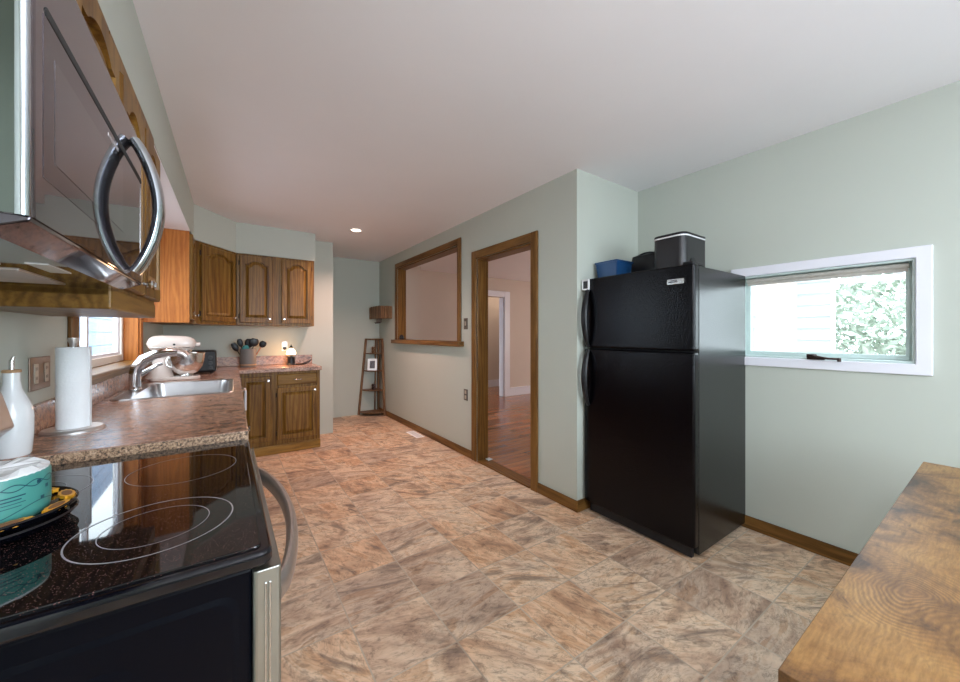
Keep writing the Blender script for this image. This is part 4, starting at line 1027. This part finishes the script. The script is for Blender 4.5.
# ------------------------------------------------------------------ middle wall: switch, outlet, rack, shelf
t_ = thing('light_switch', 'pewter light switch plate on the wall between pass-through and doorway', 'switch', (XM, 3.325, 1.35))
obj('plate', B(XM - .006, XM, 3.288, 3.362, 1.355, 1.475), M['grey_plate'], t_, bev=.002); obj('toggle', B(XM - .014, XM - .005, 3.315, 3.335, 1.395, 1.44), M['outlet_white'], t_, bev=.002)
t_ = thing('wall_outlet', 'pewter outlet plate low on the wall left of the doorway', 'outlet', (XM, 3.325, .59))
obj('plate', B(XM - .006, XM, 3.288, 3.362, .595, .715), M['grey_plate'], t_, bev=.002)
for zz in (.612, .665): obj('receptacle', B(XM - .009, XM - .005, 3.308, 3.342, zz, zz + .036), M['outlet_white'], t_, bev=.002)
t_ = thing('key_rack', 'brown wooden slatted mail box with key hooks in the far corner', 'rack', (2.02, 5.72, 1.55))
bm = bmesh.new(); box(bm, 1.945, XM - .001, 5.46, 5.98, 1.555, 1.57); box(bm, XM - .012, XM - .001, 5.46, 5.98, 1.57, 1.74); box(bm, 1.945, XM - .001, 5.968, 5.98, 1.57, 1.74); obj('box', bm, M['dark_wood'], t_)
for i in range(9): obj('slat', B(1.930, 1.945, 5.46 + i * .0585, 5.46 + i * .0585 + .05, 1.548, 1.738 + .008 * (i % 2)), M['dark_wood'], t_, bev=.002)
for i in range(3): obj('slat', B(1.93 + i * .062, 1.93 + i * .062 + .056, 5.445, 5.46, 1.548, 1.74), M['dark_wood'], t_, bev=.002)
for i in range(5):
    yy = 5.50 + i * .05; bm = bmesh.new(); tube(bm, [(1.96, yy, 1.556), (1.955, yy, 1.49), (1.94, yy, 1.475), (1.925, yy, 1.49)], .007, 8); obj('hook', bm, M['bronze'], t_, smooth=True)
# corner ladder shelf
t_ = thing('corner_shelf', 'dark wooden corner ladder shelf with four tiers in the far corner', 'shelf', (1.98, 5.9, 0))
def leg(p0, p1, s=.016):
    bm = bmesh.new(); p0, p1 = Vector(p0), Vector(p1)
    A = [bm.verts.new(p0 + Vector((a, b, 0))) for a, b in ((-s, -s), (s, -s), (s, s), (-s, s))]; D = [bm.verts.new(p1 + Vector((a, b, 0))) for a, b in ((-s, -s), (s, -s), (s, s), (-s, s))]
    bm.faces.new(A); bm.faces.new(D)
    for i in range(4): bm.faces.new((A[i], A[(i + 1) % 4], D[(i + 1) % 4], D[i]))
    obj('leg', bm, M['dark_wood'], t_, bev=.002)
leg((1.765, 6.005, 0), (1.885, 6.005, 1.235)); leg((2.090, 5.715, 0), (2.090, 5.83, 1.235)); leg((2.085, 6.0, 0), (2.085, 6.0, 1.235)); leg((2.03, 6.005, 0), (2.045, 6.005, 1.235), .011)
for zz in (.055, .41, .72, 1.0, 1.222):
    s = zz / 1.235; xa = 1.765 + .12 * s; yb = 5.715 + .115 * s
    arc = [(2.10 - (2.10 - xa) * math.cos(a) ** .8, 6.018 - (6.018 - yb) * math.sin(a) ** .8) for a in [PI / 2 * i / 8 for i in range(9)]]
    if zz < 1.2:
        bm = bmesh.new(); prism(bm, [(2.10, 6.018)] + arc, 'z', zz - .014, zz); obj('shelf_board', bm, M['dark_wood_y'], t_, bev=.002)
    else:
        bm = bmesh.new(); box(bm, xa, 2.09, 5.995, 6.018, zz - .01, zz + .012); box(bm, 2.075, 2.10, yb, 6.018, zz - .01, zz + .012); tube(bm, [(xa, 6.0, zz), (2.085, yb, zz)], .011, 8); obj('top_rail', bm, M['dark_wood_y'], t_)
t_ = thing('picture_frame', 'white framed photograph standing on the corner shelf', 'picture frame', (1.97, 5.86, .721))
bm = bmesh.new(); c0 = Vector((1.875, 5.90, .721)); c1 = Vector((2.0, 5.83, .721)); u = (c1 - c0); u.normalize(); n_ = Vector((u.y, -u.x, 0)); zz = Vector((0, 0, 1))
def quadbox(bm, o, u, v, n, w, h, t):
    o, V_ = Vector(o), []
    for d in (0, t):
        for a, b in ((0, 0), (w, 0), (w, h), (0, h)): V_.append(bm.verts.new(o + u * a + v * b + n * d))
    for f in ((3, 2, 1, 0), (4, 5, 6, 7), (0, 1, 5, 4), (1, 2, 6, 5), (2, 3, 7, 6), (3, 0, 4, 7)): bm.faces.new([V_[i] for i in f])
vv = (zz - n_ * .15).normalized()
quadbox(bm, c0, u, vv, n_, .15, .19, .012); obj('frame', bm, M['white_ceramic'], t_, bev=.002)
bm = bmesh.new(); quadbox(bm, c0 + u * .035 + vv * .035 + n_ * .0125, u, vv, n_, .08, .12, .001); obj('photo', bm, M['photo_dark'], t_)
for nm, lb, x, y, z, s in (('ornament', 'small dark round ornament on the top tier of the corner shelf', 1.99, 5.93, 1.0, 1.0), ('ornament', 'small dark figurine on the lower middle tier of the corner shelf', 1.97, 5.88, .41, .9)):
    bm = bmesh.new()
    for k in range(5):
        a = 2 * PI * k / 5; tube(bm, [(x + .028 * s * math.cos(a + q), y + .02 * s * math.sin(a + q), z + .012 + .085 * s * i / 5) for i, q in enumerate((0, .4, .9, 1.4, 1.8, 2.3))], .010, 7)
    lathe(bm, [(.035 * s, 0), (.035 * s, .012), (0, .012)], (x, y, z), seg=16); single(nm, bm, M['dark_wood'] if s == 1 else M['bronze'], lb, 'ornament', smooth=True)
bm = bmesh.new(); lathe(bm, [(.03, 0), (.036, .02), (.03, .05), (.018, .062), (.010, .07), (0, .072)], (2.14, 5.14, PS[2] + .001), seg=20)
single('jar', bm, M['black_plastic'], 'small dark jar on the sill of the pass-through', 'jar', smooth=True)
# floor vent, doorstop
t_ = thing('floor_vent', 'white metal floor register near the baseboard below the pass-through', 'vent', (2.02, 4.40, 0))
obj('frame', B(1.965, 2.075, 4.24, 4.58, .0005, .006), M['floor_vent'], t_, bev=.002)
bm = bmesh.new()
for i in range(11): box(bm, 1.985, 2.055, 4.265 + i * .027, 4.277 + i * .027, .0058, .0066)
obj('louver', bm, M['white_ceramic'], t_)
bm = B(2.20, 2.25, 3.03, 3.085, .0145, .024); single('paper_scrap', bm, M['white_ceramic'], 'small white scrap on the threshold at the left door jamb', 'scrap', bev=.002)

# ------------------------------------------------------------------ recessed ceiling light
cxl, cyl_ = 1.243, 4.336
t_ = thing('recessed_light', 'lit round recessed downlight in the far part of the ceiling', 'ceiling light', (cxl, cyl_, CEIL - .004))
bm = bmesh.new(); lathe(bm, [(.052, 0), (.078, 0), (.080, -.004), (.076, -.008), (.056, -.006), (.052, 0)], (cxl, cyl_, CEIL), seg=40); obj('trim_ring', bm, M['ceiling'], t_, smooth=True)
bm = bmesh.new(); lathe(bm, [(.052, 0), (.050, -.003), (0, -.004)], (cxl, cyl_, CEIL - .0005), seg=32); obj('bulb', bm, M['lamp_on'], t_)
sp = bpy.data.lights.new('downlight', 'SPOT'); sp.energy = 120; sp.color = (1, .62, .52); sp.spot_size = math.radians(140); sp.spot_blend = .9; sp.shadow_soft_size = .05
so = bpy.data.objects.new('downlight', sp); C.objects.link(so); so.location = (cxl, cyl_, CEIL - .02)
# warm puck light in the soffit above the sink, behind the near wall cabinet
sx_, sy_ = LP(-.43, 3.05)
t_ = thing('recessed_light', 'small warm puck light in the soffit underside above the sink', 'ceiling light', (sx_, sy_, 2.18))
bm = bmesh.new(); lathe(bm, [(.04, 0), (.05, 0), (.05, -.005), (.04, -.004), (.04, 0)], (sx_, sy_, 2.1808), seg=32); obj('trim_ring', bm, M['ceiling'], t_)
bm = bmesh.new(); lathe(bm, [(.04, 0), (.039, -.002), (0, -.003)], (sx_, sy_, 2.1805), seg=24); obj('bulb', bm, M['lamp_on'], t_)
sp = bpy.data.lights.new('sink_light', 'SPOT'); sp.energy = 12; sp.color = (1, .62, .46); sp.spot_size = math.radians(150); sp.spot_blend = .8; sp.shadow_soft_size = .04
so = bpy.data.objects.new('sink_light', sp); C.objects.link(so); so.location = (sx_, sy_, 2.165)
t_ = thing('added_ceiling_lamp', 'added unseen ceiling lamp behind the viewpoint, brightening the ceiling', 'ceiling light', (.42, -.50, 2.40))  # unseen fixture added to brighten the near ceiling
bm = bmesh.new(); lathe(bm, [(.16, 0), (.17, -.02), (.165, -.03), (0, -.03)], (.42, -.50, CEIL), seg=40); obj('base', bm, M['steel_soft'], t_, smooth=True)
bm = bmesh.new(); lathe(bm, [(.15, -.03), (.145, -.06), (.10, -.095), (0, -.11)], (.42, -.50, CEIL), seg=40); obj('shade', bm, M['shade_white'], t_, smooth=True)
pl = bpy.data.lights.new('ceiling_fill', 'POINT'); pl.energy = 40; pl.color = (.93, .92, 1); pl.shadow_soft_size = .12  # fill light of the added fixture, hung below it
po = bpy.data.objects.new('ceiling_fill', pl); C.objects.link(po); po.location = (.42, -.50, 2.08)
pl = bpy.data.lights.new('hall_fill', 'POINT'); pl.energy = 6; pl.color = (1, .80, .62); pl.shadow_soft_size = .1  # point lamp without a fixture, added to brighten the hall
po = bpy.data.objects.new('hall_fill', pl); C.objects.link(po); po.location = (5.6, 6.75, 2.2)

# ------------------------------------------------------------------ table
t_ = thing('table', 'rustic brown wood-look table in the lower right foreground', 'table', (TC[0], TC[1], 0))
bm = B(TBL[0], TBL[1], TBL[2], TBL[3], .738, .76)
o_ = obj('tabletop', bm, M['table'], None, bev=.0015, origin=(TC[0], TC[1], 0)); o_.location = (0, 0, 0); o_.parent = t_
for a in (TBL[0] + .05, TBL[1] - .05):
    for b in (TBL[2] + .05, TBL[3] - .05): obj('leg', B(a - .02, a + .02, b - .02, b + .02, 0, .708), M['black_plastic'], t_, bev=.003)
bm = bmesh.new(); ax0, ax1, ay0, ay1 = TBL[0] + .03, TBL[1] - .03, TBL[2] + .03, TBL[3] - .03
box(bm, ax0, ax1, ay0, ay0 + .03, .708, .738); box(bm, ax0, ax1, ay1 - .03, ay1, .708, .738); box(bm, ax0, ax0 + .03, ay0 + .03, ay1 - .03, .708, .738); box(bm, ax1 - .03, ax1, ay0 + .03, ay1 - .03, .708, .738)
obj('frame', bm, M['black_plastic'], t_)
